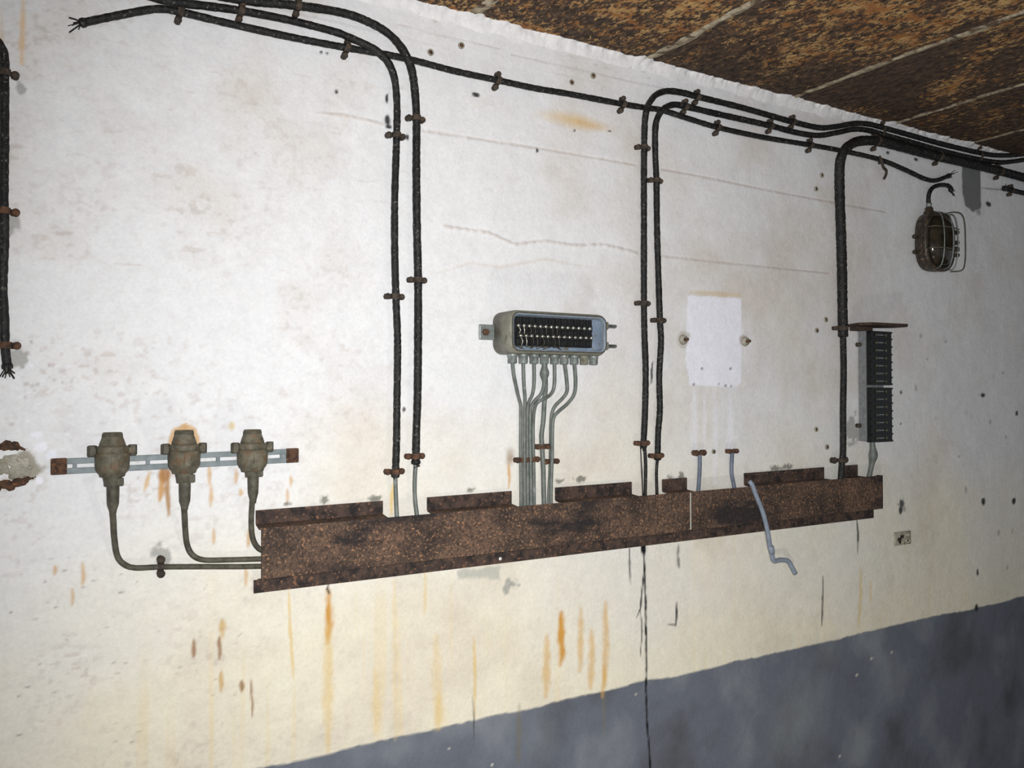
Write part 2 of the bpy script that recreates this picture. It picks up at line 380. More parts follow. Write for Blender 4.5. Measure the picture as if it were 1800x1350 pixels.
streak([(1508, 912), (1509, 945), (1509, 975)], 4, S(40, 40, 40), .95, .5, seed=59); streak([(1447, 1013), (1447, 1040), (1446, 1100)], 4, S(50, 50, 54), .9, .6, seed=60)
streak([(578, 1026), (576, 1036), (580, 1045)], 5, BK, .95, .5, seed=61); streak([(832, 1225), (833, 1260), (833, 1300)], 2.4, S(50, 50, 50), .8, .6, seed=62)
streak([(1149, 635), (1147, 650), (1147, 675)], 4, BK, .95, .5, seed=63); streak([(702, 748), (704, 770), (702, 785)], 4, BK, .9, .5, seed=64); streak([(1128, 800), (1130, 840), (1131, 866)], 3, BK, .7, .6, seed=65)
for x, y, rx, ry in ((592, 161, 4, 5), (838, 166, 8, 5), (681, 172, 3, 9), (682, 210, 5, 9), (684, 222, 7, 5), (717, 240, 4, 6), (565, 92, 4, 3), (575, 94, 3, 3), (712, 720, 3, 5), (1730, 695, 5, 6), (1788, 726, 3, 6), (1730, 882, 4, 9), (1784, 882, 4, 7), (1719, 1006, 3, 8), (1717, 1068, 3, 9), (1585, 745, 2, 3), (945, 264, 2, 5), (1010, 229, 2, 2), (1072, 230, 3, 2), (1586, 690, 3, 5), (1562, 268, 4, 4), (1611, 280, 4, 3), (1740, 358, 5, 5)):
    blob(x, y, rx, ry, S(44, 44, 46), .95, .4, seed=x)
for x, y, rx, ry in ((908, 1028, 9, 8), (893, 1032, 8, 12), (286, 975, 17, 24), (36, 155, 8, 14), (24, 392, 14, 20), (32, 620, 18, 28), (1500, 755, 12, 26), (1586, 890, 7, 12)):  # grey ovals: shadow painted beside the left clamps, and spots of broken plaster
    blob(x, y, rx*1.1, ry*1.1, S(160, 160, 155), .8, .35, 1.7, seed=x, freq=75)
blob(1586, 886, 6, 9, S(70, 70, 74), .9, .3, 1, seed=77, freq=80); blob(1584, 898, 4, 8, S(50, 50, 54), .9, .3, seed=78)
poly([(802, 1004), (880, 996), (880, 1018), (808, 1018)], S(176, 178, 168), .7, .006, .006, 79)
# grey painted rectangle by the lamp
poly([(1692, 285), (1726, 292), (1727, 366), (1712, 372), (1698, 360), (1694, 340)], S(112, 113, 114), .95, .004, .006, 80)
blob(1722, 372, 6, 9, S(120, 130, 122), .7, .6, seed=81)
streak([(1728, 330), (1770, 334)], 3, S(120, 122, 132), .7, .7, seed=82)
# rust marks round the connectors and the rail
streak([(323, 752), (308, 757), (302, 775), (297, 790)], 11, S(206, 168, 120), .9, .5, False, seed=84); streak([(325, 750), (340, 757), (347, 775), (351, 790)], 10, S(206, 168, 120), .9, .5, False, seed=85)
streak([(284, 825), (286, 850), (281, 880)], 12, S(200, 152, 90), .9, .6, seed=86); streak([(296, 830), (295, 860), (297, 905)], 8, S(176, 134, 84), .9, .6, seed=87); streak([(292, 822), (290, 845)], 20, S(170, 122, 74), .85, .7, seed=88)
streak([(264, 830), (258, 848), (254, 862)], 7, S(212, 174, 120), .8, .7, seed=89)
for x, y0, y1 in ((368, 820, 850), (371, 850, 890), (415, 825, 850), (423, 860, 872), (145, 990, 1030), (127, 1035, 1065), (96, 995, 1010), (376, 930, 955), (432, 1000, 1030), (511, 838, 855), (505, 860, 885), (437, 930, 960)):
    streak([(x, y0), (x+1, (y0+y1)/2), (x, y1)], 7, S(206, 168, 118), .75, .8, seed=x+y0)
blob(408, 750, 7, 10, S(212, 190, 140), .8, .7, seed=92)
for x, y0, y1, wd in ((341, 1125, 1155, 8), (391, 1090, 1120, 12), (386, 1120, 1160, 7), (425, 1198, 1215, 8), (442, 1195, 1230, 4), (444, 1225, 1260, 5), (389, 1180, 1215, 7)):
    streak([(x, y0), (x, (y0+y1)/2), (x, y1)], wd, BR if wd < 12 and x != 389 else S(206, 172, 116), .85, .7, seed=x+3)
streak([(40, 0), (40, 50), (38, 110)], 9, S(222, 182, 128), .7, 1, seed=95); streak([(3, 20), (3, 100)], 5, S(212, 180, 140), .5, 1, seed=96)
for k in range(60):   # spatter and scratches on the left part of the wall
    x, y = rnd.uniform(5, 430), rnd.uniform(980, 1330)
    streak([(x, y), (x+rnd.uniform(4, 12), y-rnd.uniform(-1, 4))], 2.0, S(140, 128, 124), rnd.uniform(.3, .8), .8, seed=k)
for k in range(50):
    x, y = rnd.uniform(20, 700), rnd.uniform(40, 480); l = rnd.uniform(10, 50)
    streak([(x, y), (x+l*.5, y+rnd.uniform(-2, 4)), (x+l, y+rnd.uniform(0, 10))], 2.2, S(196, 180, 172), rnd.uniform(.2, .5), 1, seed=k+100)
for k in range(26):
    x, y = rnd.uniform(1600, 1790), rnd.uniform(560, 1000); blob(x, y, 3, rnd.uniform(3, 8), S(206, 204, 204) if k % 2 else S(150, 146, 146), .6, .7, seed=k)
for k in range(30):
    x, y = rnd.uniform(20, 130), rnd.uniform(640, 780); blob(x, y, rnd.uniform(2, 7), rnd.uniform(2, 5), WH if k % 2 else S(180, 172, 166), .6, .7, seed=k)
# left break in the wall: white fresh plaster flakes
for x, y, rx, ry in ((72, 785, 14, 10), (90, 800, 14, 12), (70, 845, 10, 10), (64, 765, 14, 8)): blob(x, y, rx, ry, WH, .9, .4, seed=x)
poly([(45, 790), (82, 822), (62, 842), (20, 850), (22, 812)], S(150, 144, 128), .9, .01, .006, 97)
# crumbs of mortar and moss on top of the flanges, chipped plaster along the ceiling
for x, y, rx, ry in ((660, 877, 14, 7), (572, 878, 10, 8), (1022, 842, 12, 6), (985, 846, 9, 5), (1178, 842, 6, 10), (1198, 838, 6, 10), (1365, 824, 14, 7), (1385, 820, 10, 6), (830, 862, 8, 6), (505, 886, 10, 4)):
    blob(x, y, rx, ry, S(104, 104, 92), .8, .5, 1.4, seed=x, freq=150)
for k in range(40):
    x = rnd.uniform(760, 1700); y = 12+(x-760)*.2655+rnd.uniform(2, 26); blob(x, y, rnd.uniform(3, 9), rnd.uniform(1.5, 4), S(196, 192, 190) if k % 3 else WH, .6, .7, seed=k+200)
# lighter patches on the dado
for x, y, rx, ry, a in ((1420, 1250, 60, 110, .55), (1380, 1290, 50, 70, .5), (950, 1290, 40, 60, .35), (1530, 1130, 40, 25, .5), (1460, 1140, 25, 30, .5), (700, 1320, 60, 25, .3)):
    blob(x, y, rx, ry, S(150, 156, 160), a*.7, 1.2, .7, seed=x, freq=9)
for x, y in ((1534, 1158), (1508, 1187), (1478, 1330), (1119, 1221), (866, 1345), (1570, 1147), (790, 1316)): blob(x, y, 3, 3, S(210, 208, 196), .8, .6, seed=x)
streak([(913, 1240), (913, 1290), (912, 1345)], 10, S(120, 112, 84), .4, 1, seed=98); streak([(1062, 1220), (1063, 1290)], 8, S(124, 116, 90), .35, 1, seed=99)
# relief
fade = np.clip((X+.22)/.1, 0, 1)*np.clip((3.9-X)/.15, 0, 1)
Y += ((fbm(X*4, Z*4, 61, 4)-.5)*.010+(fbm(X*22, Z*22, 67, 3)-.5)*.0022*np.clip((1.5-X), .25, 1))
Y = np.where(Z > 2.3, Y*.5, Y)*fade
Y += .003
me = bpy.data.meshes.new('wall_back')
co = np.stack([X, Y, Z], -1).reshape(-1, 3).astype(np.float32)
jj, ii = np.meshgrid(np.arange(nz-1), np.arange(nx-1), indexing='ij')
q = np.stack([jj*nx+ii, jj*nx+ii+1, (jj+1)*nx+ii+1, (jj+1)*nx+ii], -1).reshape(-1, 4).astype(np.int32)
me.vertices.add(len(co)); me.vertices.foreach_set('co', co.ravel())
me.loops.add(q.size); me.loops.foreach_set('vertex_index', q.ravel())
me.polygons.add(len(q)); me.polygons.foreach_set('loop_start', np.arange(0, q.size, 4, dtype=np.int32)); me.polygons.foreach_set('loop_total', np.full(len(q), 4, np.int32))
me.update(calc_edges=True); me.polygons.foreach_set('use_smooth', np.ones(len(q), bool))
ca = me.color_attributes.new('paint', 'FLOAT_COLOR', 'POINT')
ca.data.foreach_set('color', np.concatenate([col.reshape(-1, 3), np.ones((len(co), 1))], 1).astype(np.float32).ravel())
me.materials.append(M['wall'])
wall = bpy.data.objects.new('wall_back', me); COL.objects.link(wall)
tag(wall, 'whitewashed stained concrete wall with blue grey painted base', kind='structure')

mb = MB(); mb.box((-3, -4.5, -.1), (8, .02, 0)); fl = mb.build('floor', M['floor']); tag(fl, 'bare grey concrete floor', kind='structure')
mb = MB(); mb.box((-3, -4.5, HC+.012), (8, .05, HC+.16)); ce = mb.build('ceiling', M['concrete']); tag(ce, 'ceiling of rusted steel plates with pale mortar joints', kind='structure')
# rusted steel plates under the ceiling slab, pale mortar in the joints
JX = [-2.7, -2.15, -1.6, -1.05, -.5, .05, .50] + [wpx(825, 28)[0], wpx(1130, 101)[0], wpx(1390, 165)[0], wpx(1567, 222)[0], wpx(1702, 262)[0]]
while JX[-1] < 7.4: JX.append(JX[-1]+.46)
def ragged(x0, x1, y0, y1, n=60, amp=.006, seed=0):
    r = random.Random(seed); pts = []
    def run(a, b, k):
        for i in range(k):
            t = i/k; pts.append((a[0]+(b[0]-a[0])*t+r.uniform(-amp, amp), a[1]+(b[1]-a[1])*t+r.uniform(-amp, amp)))
    run((x0, y0), (x1, y0), 16); run((x1, y0), (x1, y1), n); run((x1, y1), (x0, y1), 26); run((x0, y1), (x0, y0), n)
    return pts
org = Vector((0, 0, 0))
for i in range(len(JX)-1):
    x0, x1 = JX[i]+.007, JX[i+1]-.007
    pg = ragged(x0, x1, -4.4, -.012, 160, .0045, i)
    mb = MB(); mb.loops([[Vector((a, b, HC+.013)) for a, b in pg], [Vector((a, b, HC)) for a, b in pg]], smooth=False)
    o = mb.build('steel_plate', M['ceil'], ce)
    v = {7: .11, 8: .04, 9: -.03}.get(i, -.06); o.color = (v, 0, 0, 1)
    if i < 7: o.color = (.08, 0, 0, 1)
for i in range(1, len(JX)-1):
    mb = MB(); r = random.Random(i+50); ring = []; k = 220
    L_ = [(JX[i]-.006-r.uniform(0, .007)*(t > 20), -4.4+4.38*t/k) for t in range(k+1)]; R_ = [(JX[i]+.006+r.uniform(0, .007), -4.4+4.38*t/k) for t in range(k+1)]
    vs = []; fs = []; wv_ = fbm(np.arange(k+1)*.16, np.zeros(k+1)+i, 90+i, 4)
    L_ = [(a-.014*max(0, wv_[t]-.5)*2, b) for t, (a, b) in enumerate(L_)]; R_ = [(c+.020*max(0, .48-wv_[t])*2, d) for t, (c, d) in enumerate(R_)]
    for (a, b), (c, d) in zip(L_, R_):
        h = HC-.0015-r.uniform(0, .003); vs += [Vector((a, b, HC-.0005)), Vector(((a+c)/2, b, h)), Vector((c, d, HC-.0005))]
    for t in range(k): fs += [(t*3, t*3+1, t*3+4, t*3+3), (t*3+1, t*3+2, t*3+5, t*3+4)]
    mb.add(vs, fs); mb.build('mortar_joint', M['mortar'], ce)
# rough whitewash lip where the wall meets the plates
lx = np.arange(-.3, 4.2, .004); r = np.random.RandomState(5)
la_ = fbm(lx*45, lx*0+.3, 71, 4); lb2 = fbm(lx*40, lx*0+.7, 73, 3); lc2 = fbm(lx*23, lx*0+.1, 79, 3)
vs = []; fs = []; k = len(lx)
for t in range(k):
    near = min(abs(lx[t]-j) for j in JX); ww = .004+.045*max(0, la_[t]-.3)+.020*max(0, 1-near/.05)
    vs += [Vector((lx[t], .004, HC-.020-.02*lc2[t])), Vector((lx[t], -.001-.006*lb2[t], HC-.010)), Vector((lx[t], -ww*.6, HC-.001-.004*lb2[t])), Vector((lx[t], -ww, HC+.002))]
for t in range(k-1):
    for j in range(3): fs.append((t*4+j, t*4+j+1, (t+1)*4+j+1, (t+1)*4+j))
mb = MB(); mb.add(vs, fs, True); mb.build('plaster_lip', M['lip'], wall)

# ------------------------------------------------------------------ rusted cable duct
def zline(a, b):          # height along X through two photo points (x, y, depth)
    p, q_ = P(*a), P(*b); return lambda x: p.z+(q_.z-p.z)*(x-p.x)/(q_.x-p.x)
zf_t = zline((449, 897, 0), (1447, 821, 0)); zf_b = zline((449, 921, 0), (1446, 841, 0))
DD = .033
zw = zline((458, 929, DD), (1300, 857, DD)); zb = zline((458, 1019, DD), (1533, 896, DD)); zl = zline((451, 1042, 0), (1510, 913, 0))
def xw(px, py, o=0): return P(px, py, o).x
def sheet(mb, xa, xb, prof, th=.0022, nseg=1):
    """prof: list of (n, zfunc) ; sheet of thickness th, extruded xa..xb"""
    for i in range(len(prof)-1):
        (n0, f0), (n1, f1) = prof[i], prof[i+1]
        vs = []
        for x_ in (xa, xb):
            a = Vector((x_, -n0, f0(x_))); b = Vector((x_, -n1, f1(x_))); t = (b-a).normalized()
            nn = Vector((0, t.z, -t.y))
            if nn.y > 0: nn = -nn
            vs += [a, b, b-nn*th, a-nn*th]
        mb.add(vs, [(0, 1, 5, 4), (1, 2, 6, 5), (2, 3, 7, 6), (3, 0, 4, 7), (0, 3, 2, 1), (4, 5, 6, 7)])
def duct(name, label, xa, xb, tabs, xbf=None):
    o = empty(name, P(700, 960, 0) if xa < 1 else P(1350, 880, 0), label, 'cable duct', 'lengths of rusted duct')
    mb = MB(); sheet(mb, xa+.004, xb, [(DD, zw), (DD, zb)])
    low = lambda x_: zb(x_)-.006
    sheet(mb, xa+.004, xb, [(DD, zb), (.004, low)]); mb.build('front_cover', M['duct'], o)
    mb = MB(); sheet(mb, xa-.004, xbf or xb, [(.004, low), (.004, zl)], .003); mb.build('bottom_flange', M['ductdark'], o)
    for a, b in tabs:
        mb = MB(); sheet(mb, a, b, [(.004, zf_t), (.004, zf_b)], .003)
        mb.build('top_flange', M['ductdark'], o); mb = MB(); sheet(mb, a, b, [(.004, zf_b), (DD, zw)]); mb.build('top_web', M['duct'], o)
    return o
XJ = xw(1213, 895, DD)
d1 = duct('cable_duct', 'long rusted steel cable duct under the terminal box', xw(449, 900), XJ,
     [(xw(449, 900), xw(672, 890)), (xw(750, 885), xw(898, 870)), (xw(975, 865), xw(1109, 855)), (xw(1163, 850), xw(1206, 848))])
d2 = duct('cable_duct', 'short rusted steel cable duct below the tall terminal strip', XJ+.0035, xw(1552, 865, DD),
     [(xw(1307, 840), xw(1447, 832)), (xw(1478, 830), xw(1506, 828))], xw(1534, 905))
# end strap of the short duct
mb = MB(); xa = xw(1552, 865, DD); mb.box((xa-.0022, -DD, zb(xa)), (xa, -.012, zw(xa))); mb.build('end_plate', M['duct'], d2)
mb = MB(); p = P(879, 982, .007); mb.lathe(p, (0, -1, 0), [(.004, 0), (.004, .002), (.001, .0035)], 10); mb.build('rivet', M['lip'], d1)

# ------------------------------------------------------------------ clamps
def clamp(name, px, py, ang, label, o=.014, r=.0092, ear=.0165, mat='clamp', single=False, wide=0.0, lobe=.0068, group='rusted cable clamps', par=None):
    """saddle clamp over a cable; ang = direction of the cable in the wall plane (deg, 90 = vertical)"""
    c = P(px, py, o); c0 = Vector((c.x, 0, c.z))
    e = empty(name, c0, label, 'cable clamp', group)
    a = math.radians(ang); t = Vector((math.cos(a), 0, math.sin(a))); s = Vector((-t.z, 0, t.x)); n = Vector((0, -1, 0))
    rr = r+.0008; hw = .0058
    prof = [(-ear-.004-wide, .0), (-ear-.004-wide, .004), (-rr-.001-wide, .004), (-rr-wide, o*.7)]
    prof += [((-rr-wide if th > 90 else rr+wide)+(math.cos(math.radians(th))*rr+(rr if th > 90 else -rr)), o+rr*math.sin(math.radians(th))) for th in range(170, 0, -20)]
    prof += [(rr+wide, o*.7), (rr+.001+wide, .004), (ear+.004+wide, .004), (ear+.004+wide, 0)]
    mb = MB(); vs = []; fs = []
    for (x_, h) in prof: vs += [c0+s*x_+n*h-t*hw, c0+s*x_+n*h+t*hw]
    m_ = len(prof)
    for (x_, h) in prof:
        k_ = .0016; vs += [c0+s*x_*1.0+n*(h+k_)-t*hw, c0+s*x_+n*(h+k_)+t*hw]
    for i in range(m_-1):
        fs += [(i*2, i*2+1, i*2+3, i*2+2), (2*m_+i*2, 2*m_+i*2+2, 2*m_+i*2+3, 2*m_+i*2+1), (i*2, i*2+2, 2*m_+i*2+2, 2*m_+i*2), (i*2+1, 2*m_+i*2+1, 2*m_+i*2+3, i*2+3)]
    mb.add(vs, fs); mb.build('strap', M[mat], e)
    for sg in ((-1,) if single else (-1, 1)):
        mb = MB(); q_ = c0+s*sg*(ear+wide); g = lobe
        mb.lathe(q_, n, [(g*.9, 0), (g*.9, .008), (g, .010), (g*1.02, .013), (g*.75, .0165), (g*.3, .018)], 12)
        mb.build('bolt', M[mat], e)
    return e

# ------------------------------------------------------------------ black cables
def fray(mb, p, d, n=6, L=.02, r=.0011, seed=1, spread=.7):
    q_ = random.Random(seed)
    for i in range(n):
        v = (Vector(d).normalized()+Vector((q_.uniform(-1, 1), q_.uniform(-.6, .4), q_.uniform(-1, 1)))*spread).normalized(); l = L*q_.uniform(.5, 1.2)
        a = Vector(p); mb.tube([a, a+v*l*.5+Vector((0, 0, q_.uniform(-.003, .003))), a+v*l], r*q_.uniform(.7, 1.4), 5)
def cable(label, pts, r, o=.014, mat='cable', name='black_cable', cat='cable', group='black cables on the wall', leads=(), frays=(), seed=1, amp=.12, rads=None, leadmat='lead'):
    path = px_path(pts, o, .006)
    e = empty(name, path[len(path)//2], label, cat, group)
    mb = MB(); mb.tube(path, wobble(path, r, amp, seed), 12); mb.build('sheath', M[mat], e)
    for lp, lr, lo in leads:
        q_ = px_path(lp, lo, .006); mb = MB(); mb.tube(q_, wobble(q_, lr, .05, seed), 10); mb.build('lead_core', M[leadmat], e)
    for which, n, L in frays:
        mb = MB(); a, b = (path[0], path[3]) if which == 0 else (path[-1], path[-4])
        mb.lathe(a, (a-b), [(r*1.05, -.006), (r*1.25, -.002), (r*1.15, .003), (r*.6, .005)], 10)
        fray(mb, a, a-b, n, L, seed=seed+which); mb.build('frayed_end', M['cable'], e)
    return e
C1 = [(145, 40), (200, 28.5), (262, 17), (290, 16), (318, 21), (380, 36), (450, 52), (530, 69), (610, 84), (690, 98), (735, 108, .012), (800, 125), (875, 141), (940, 155), (1000, 165), (1095, 183), (1140, 190, .012), (1165, 194, .012), (1215, 210), (1262, 224), (1340, 241), (1425, 255), (1480, 265, .012), (1545, 280), (1590, 298), (1625, 314), (1645, 317), (1668, 309)]
cable('long black cable running across the wall to the lamp, frayed at both ends', C1, .0074, seed=3, frays=((0, 7, .028), (-1, 7, .03)))
cable('black cable bending down left of its pair, inner of two curves', [(240, -13, .026), (303, 3, .027), (360, 10, .022), (424, 19, .015), (511, 36), (589, 56), (610, 64, .020), (638, 76, .031), (656, 85, .033), (670, 96, .033), (684, 112, .033), (694, 140, .02), (698, 187), (697, 250), (694, 350), (694, 440), (696, 520), (699, 600), (698, 700), (697, 780), (695, 836)], .0078, seed=4,
      leads=(([(695, 834), (696, 870), (698, 912, .022)], .0045, .014),), frays=((-1, 8, .012),))
cable('black cable bending down right of its pair, outer wider curve', [(340, -17), (433, 1), (524, 10), (604, 23), (651, 40), (684, 60), (706, 84, .030), (719, 108, .034), (727, 140, .02), (732, 202), (732, 300), (733, 400), (735, 490), (735, 600), (734, 700), (732, 760), (731, 813)], .0088, seed=5,
      leads=(([(731, 811), (729, 850), (730, 880), (734, 912, .022)], .0046, .014),), frays=((-1, 8, .012),))
cable('black cable looping over the top of the long cable, left riser of its pair', [(1131, 784), (1134, 720), (1135, 650), (1133, 590), (1132, 530), (1132, 400), (1132, 300), (1133, 230, .02), (1135, 203, .032), (1139, 186, .033), (1144, 177, .030), (1154, 166, .02), (1173, 160), (1200, 163), (1227, 170), (1300, 188), (1350, 202), (1393, 214), (1438, 224), (1465, 223), (1501, 217), (1526, 218), (1551, 224), (1602, 238), (1652, 252), (1715, 267), (1753, 273), (1800, 271), (1850, 262)], .0082, seed=6,
      leads=(([(1133, 782), (1135, 820), (1134, 872, .02)], .0046, .014), ([(1126, 786), (1128, 830), (1130, 872, .018)], .0014, .010)), frays=((0, 8, .012),), leadmat='cable')
cable('black cable with the smaller bend, right riser of its pair', [(1156, 806), (1157, 760), (1160, 720), (1159, 660), (1162, 600), (1160, 560), (1157, 470), (1155, 400), (1154, 320), (1152, 270, .018), (1152, 228, .028), (1156, 207, .033), (1167, 191, .033), (1184, 184), (1205, 187), (1260, 200), (1350, 220), (1400, 233), (1438, 238), (1471, 233), (1501, 227), (1526, 229), (1551, 236), (1602, 250), (1652, 264), (1715, 279), (1753, 285), (1778, 284), (1810, 279), (1850, 270)], .0082, seed=7,
      leads=(([(1156, 804), (1154, 830), (1155, 870, .02)], .0042, .014),), frays=((0, 8, .012),), leadmat='cable')
cable('thickest black cable bending down to the tall terminal strip', [(1482, 592), (1481, 540), (1480, 470), (1478, 400), (1476, 340), (1476, 296, .032), (1479, 276, .039), (1488, 260, .039), (1506, 249, .02), (1531, 247), (1551, 250), (1602, 263), (1652, 276), (1715, 290), (1766, 303), (1800, 312), (1850, 326)], .0150, o=.018, seed=8,
      leads=(([(1482, 590), (1483, 650), (1482, 720), (1482, 790), (1480, 815), (1477, 860, .02)], .0095, .018),), leadmat='cable')
cable('black cable dropping down the wall past a rust streak, torn lower end', [(-40, 40), (-14, 62), (2, 82), (8, 102), (8, 150), (8, 250), (7, 340), (8, 420), (5, 500), (8, 560), (9, 607), (13, 645)], .0074, seed=9, frays=((-1, 9, .02),), group='black cables on the wall')
cable('short black cable stub with torn end beside the grey painted rectangle', [(1766, 331), (1785, 336), (1815, 343), (1860, 354)], .0085, seed=10, frays=((0, 5, .02),))
# clamps along the cables: (x, y, cable angle, label)
A = 'rusted clamp '
for px, py, an, lb, kw in (
    (318, 19, -14, A+'on the long cable at its kink, nearest the frayed left end', dict(ear=.018)),
    (610, 84, -13, A+'on the long cable just before the two cables bend down', {}),
    (875, 141, -13, A+'on the long cable between the plugged holes and the left pair', {}),
    (1095, 183, -13, A+'on the long cable close to the right pair', {}),
    (1262, 224, -13, A+'on the long cable just beyond the right pair', {}),
    (1425, 255, -12, A+'on the long cable before the thickest cable', {}),
    (424, 19, -12, A+'on the inner curved cable near the ceiling', dict(ear=.017)),
    (524, 10, -11, A+'on the outer curved cable near the ceiling', dict(ear=.017)),
    (697, 238, 90, A+'on the left pair, left riser, at the plaster crack', {}),
    (695, 521, 90, A+'on the left pair, left riser, halfway down', {}),
    (695, 829, 90, A+'at the torn lower end of the left pair, left riser', dict(mat='rustclamp')),
    (732, 208, 90, A+'on the left pair, right riser, top one', {}),
    (735, 492, 90, A+'on the left pair, right riser, halfway down', {}),
    (731, 802, 90, A+'at the lower end of the left pair, right riser', dict(mat='rustclamp')),
    (1132, 259, 90, A+'on the right pair, left riser, top one', {}),
    (1132, 533, 90, A+'on the right pair, left riser, beside the terminal box', {}),
    (1131, 779, 90, A+'at the lower end of the right pair, left riser', dict(mat='rustclamp')),
    (1154, 317, 90, A+'on the right pair, right riser, top one', {}),
    (1160, 563, 90, A+'on the right pair, right riser, by the white rectangle', {}),
    (1156, 801, 90, A+'at the lower end of the right pair, right riser', dict(mat='rustclamp')),
    (1226, 170, -15, A+'on the upper looping cable, first after its bend', {}),
    (1205, 187, -15, A+'on the smaller looping cable, first after its bend', {}),
    (1355, 221, -14, A+'on the smaller looping cable, second after its bend', {}),
    (1394, 214, -14, A+'on the upper looping cable, second after its bend', {}),
    (1551, 230, -16, A+'holding two cables against the ceiling edge above the thick cable', dict(ear=.022, wide=.008)),
    (1541, 248, -8, A+'on the thickest cable just after its bend', dict(ear=.024, r=.0155, o=.018)),
    (1650, 275, -14, A+'on the thickest cable above the lamp', dict(ear=.024, r=.0155, o=.018)),
    (1722, 275, -14, A+'holding two cables above the grey painted rectangle', dict(ear=.026, wide=.008)),
    (1757, 301, -14, A+'on the thickest cable past the grey painted rectangle', dict(ear=.024, r=.0155, o=.018)),
    (1481, 577, 90, A+'at the foot of the thickest cable beside the rusted plate', dict(ear=.022, r=.0155, o=.018)),
    (1480, 809, 90, 'dark clamp with a large bolt standing proud beside the duct notch', dict(ear=.026, r=.0100, o=.018, lobe=.010)),
    (8, 128, 90, A+'at the top of the cable past the rust streak', {}),
    (7, 371, 90, A+'halfway down the cable past the rust streak', dict(mat='rustclamp', ear=.018)),
    (9, 607, 90, A+'at the torn lower end of the cable past the rust streak', dict(mat='rustclamp', ear=.018)),
    (1778, 334, -14, A+'on the short cable stub beside the grey painted rectangle', {}),
    (283, 996, 0, 'dark clamp on the lowest thin lead left of the duct', dict(r=.0052, o=.010, ear=.0135, lobe=.0075)),
    (954, 785, 90, 'rust orange clamp on the single lead beside the bundle', dict(mat='rustclamp', r=.0062, o=.010, ear=.015, group='clamps of the grey leads')),
    (969, 811, 90, 'rust orange clamp on the outer pair of leads beside the bundle', dict(mat='rustclamp', r=.0066, o=.010, ear=.016, group='clamps of the grey leads')),
    (927, 808, 90, 'wide clamp across the bundle of five grey leads', dict(mat='rustclamp', r=.0066, o=.010, ear=.014, wide=.014, lobe=.007, group='clamps of the grey leads')),
    (1230, 796, 90, 'rust orange clamp on top of the stub lead near the white rectangle', dict(mat='rustclamp', r=.0062, o=.010, ear=.014, lobe=.0085, group='clamps of the stub leads')),
    (1288, 793, 90, 'rust orange clamp on top of the stub lead near the lone top flange', dict(mat='rustclamp', r=.0062, o=.010, ear=.014, group='clamps of the stub leads')),
    ):
    clamp('cable_clamp', px, py, an, lb, **kw)
# broken strap dangling from the long cable
c = P(1551, 285, .014); e = empty('broken_clamp', c, 'broken clamp strap dangling from the long cable above the lamp', 'cable clamp')
mb = MB(); mb.tube(px_path([(1546, 275, .02), (1550, 284, .028), (1553, 294, .022), (1558, 300, .014), (1557, 308, .01), (1554, 314, .01)], .01, .004), .0045, 8); mb.build('strap', M['clamp'], e)
mb = MB(); mb.lathe(P(1545, 286, 0), (0, -1, 0), [(.006, 0), (.006, .012), (.003, .015)], 10); mb.build('bolt', M['clamp'], e)

# ------------------------------------------------------------------ terminal box with open front
BDp = .078
bx0 = P(866, 580, 0).x; bx1 = P(1069, 590, BDp).x; bz1 = P(960, 547, BDp).z; bz0 = P(980, 623, BDp).z
def rrect(x0, x1, z0, z1, r, y, n=6):
    out = []
    for cx, cz, a0 in ((x1-r, z1-r, 0), (x0+r, z1-r, 90), (x0+r, z0+r, 180), (x1-r, z0+r, 270)):
        for k in range(n+1):
            a = math.radians(a0+90*k/n); out.append(Vector((cx+r*math.cos(a), -y, cz+r*math.sin(a))))
    return out
tb = empty('terminal_box', Vector(((bx0+bx1)/2, 0, bz0)), 'open grey green cast terminal box with rows of terminals and cable glands', 'terminal box')
mb = MB(); R0 = .024
rings = [rrect(bx0, bx1, bz0, bz1, R0, .001), rrect(bx0, bx1, bz0, bz1, R0, BDp-.012), rrect(bx0+.002, bx1-.002, bz0+.002, bz1-.002, R0, BDp-.003), rrect(bx0+.005, bx1-.005, bz0+.005, bz1-.005, R0-.003, BDp),
         rrect(bx0+.010, bx1-.010, bz0+.009, bz1-.009, R0-.008, BDp), rrect(bx0+.010, bx1-.010, bz0+.009, bz1-.009, R0-.008, BDp-.006), rrect(bx0+.012, bx1-.012, bz0+.011, bz1-.011, R0-.010, BDp-.006)]
mb.loops(rings, cap0=True, cap1=False); mb.build('housing', M['housing'], tb)
mb = MB(); mb.loops([rrect(bx0+.0115, bx1-.0115, bz0+.0105, bz1-.0105, .013, BDp-.006), rrect(bx0+.0125, bx1-.0125, bz0+.0115, bz1-.0115, .012, .016)], cap0=False, cap1=True); mb.build('lining', M['lining'], tb)
mb = MB(); g0 = rrect(bx0+.0085, bx1-.0085, bz0+.0075, bz1-.0075, R0-.007, BDp+.0012); g1 = rrect(bx0+.0115, bx1-.0115, bz0+.0105, bz1-.0105, R0-.010, BDp+.0012)
g2 = rrect(bx0+.0115, bx1-.0115, bz0+.0105, bz1-.0105, R0-.010, BDp-.004); mb.loops([g0, g1, g2], cap0=False, cap1=False); mb.build('rim', M['lining'], tb)
mb = MB(); mb.loops([rrect(bx0+.0055, bx1-.0055, bz0+.0045, bz1-.0045, R0-.004, BDp-.001), rrect(bx0+.0058, bx1-.0058, bz0+.0048, bz1-.0048, R0-.0045, BDp+.0022), rrect(bx0+.0088, bx1-.0088, bz0+.0078, bz1-.0078, R0-.0075, BDp+.0022), rrect(bx0+.009, bx1-.009, bz0+.008, bz1-.008, R0-.008, BDp)], cap0=False, cap1=False); mb.build('gasket', M['olivedark'], tb)
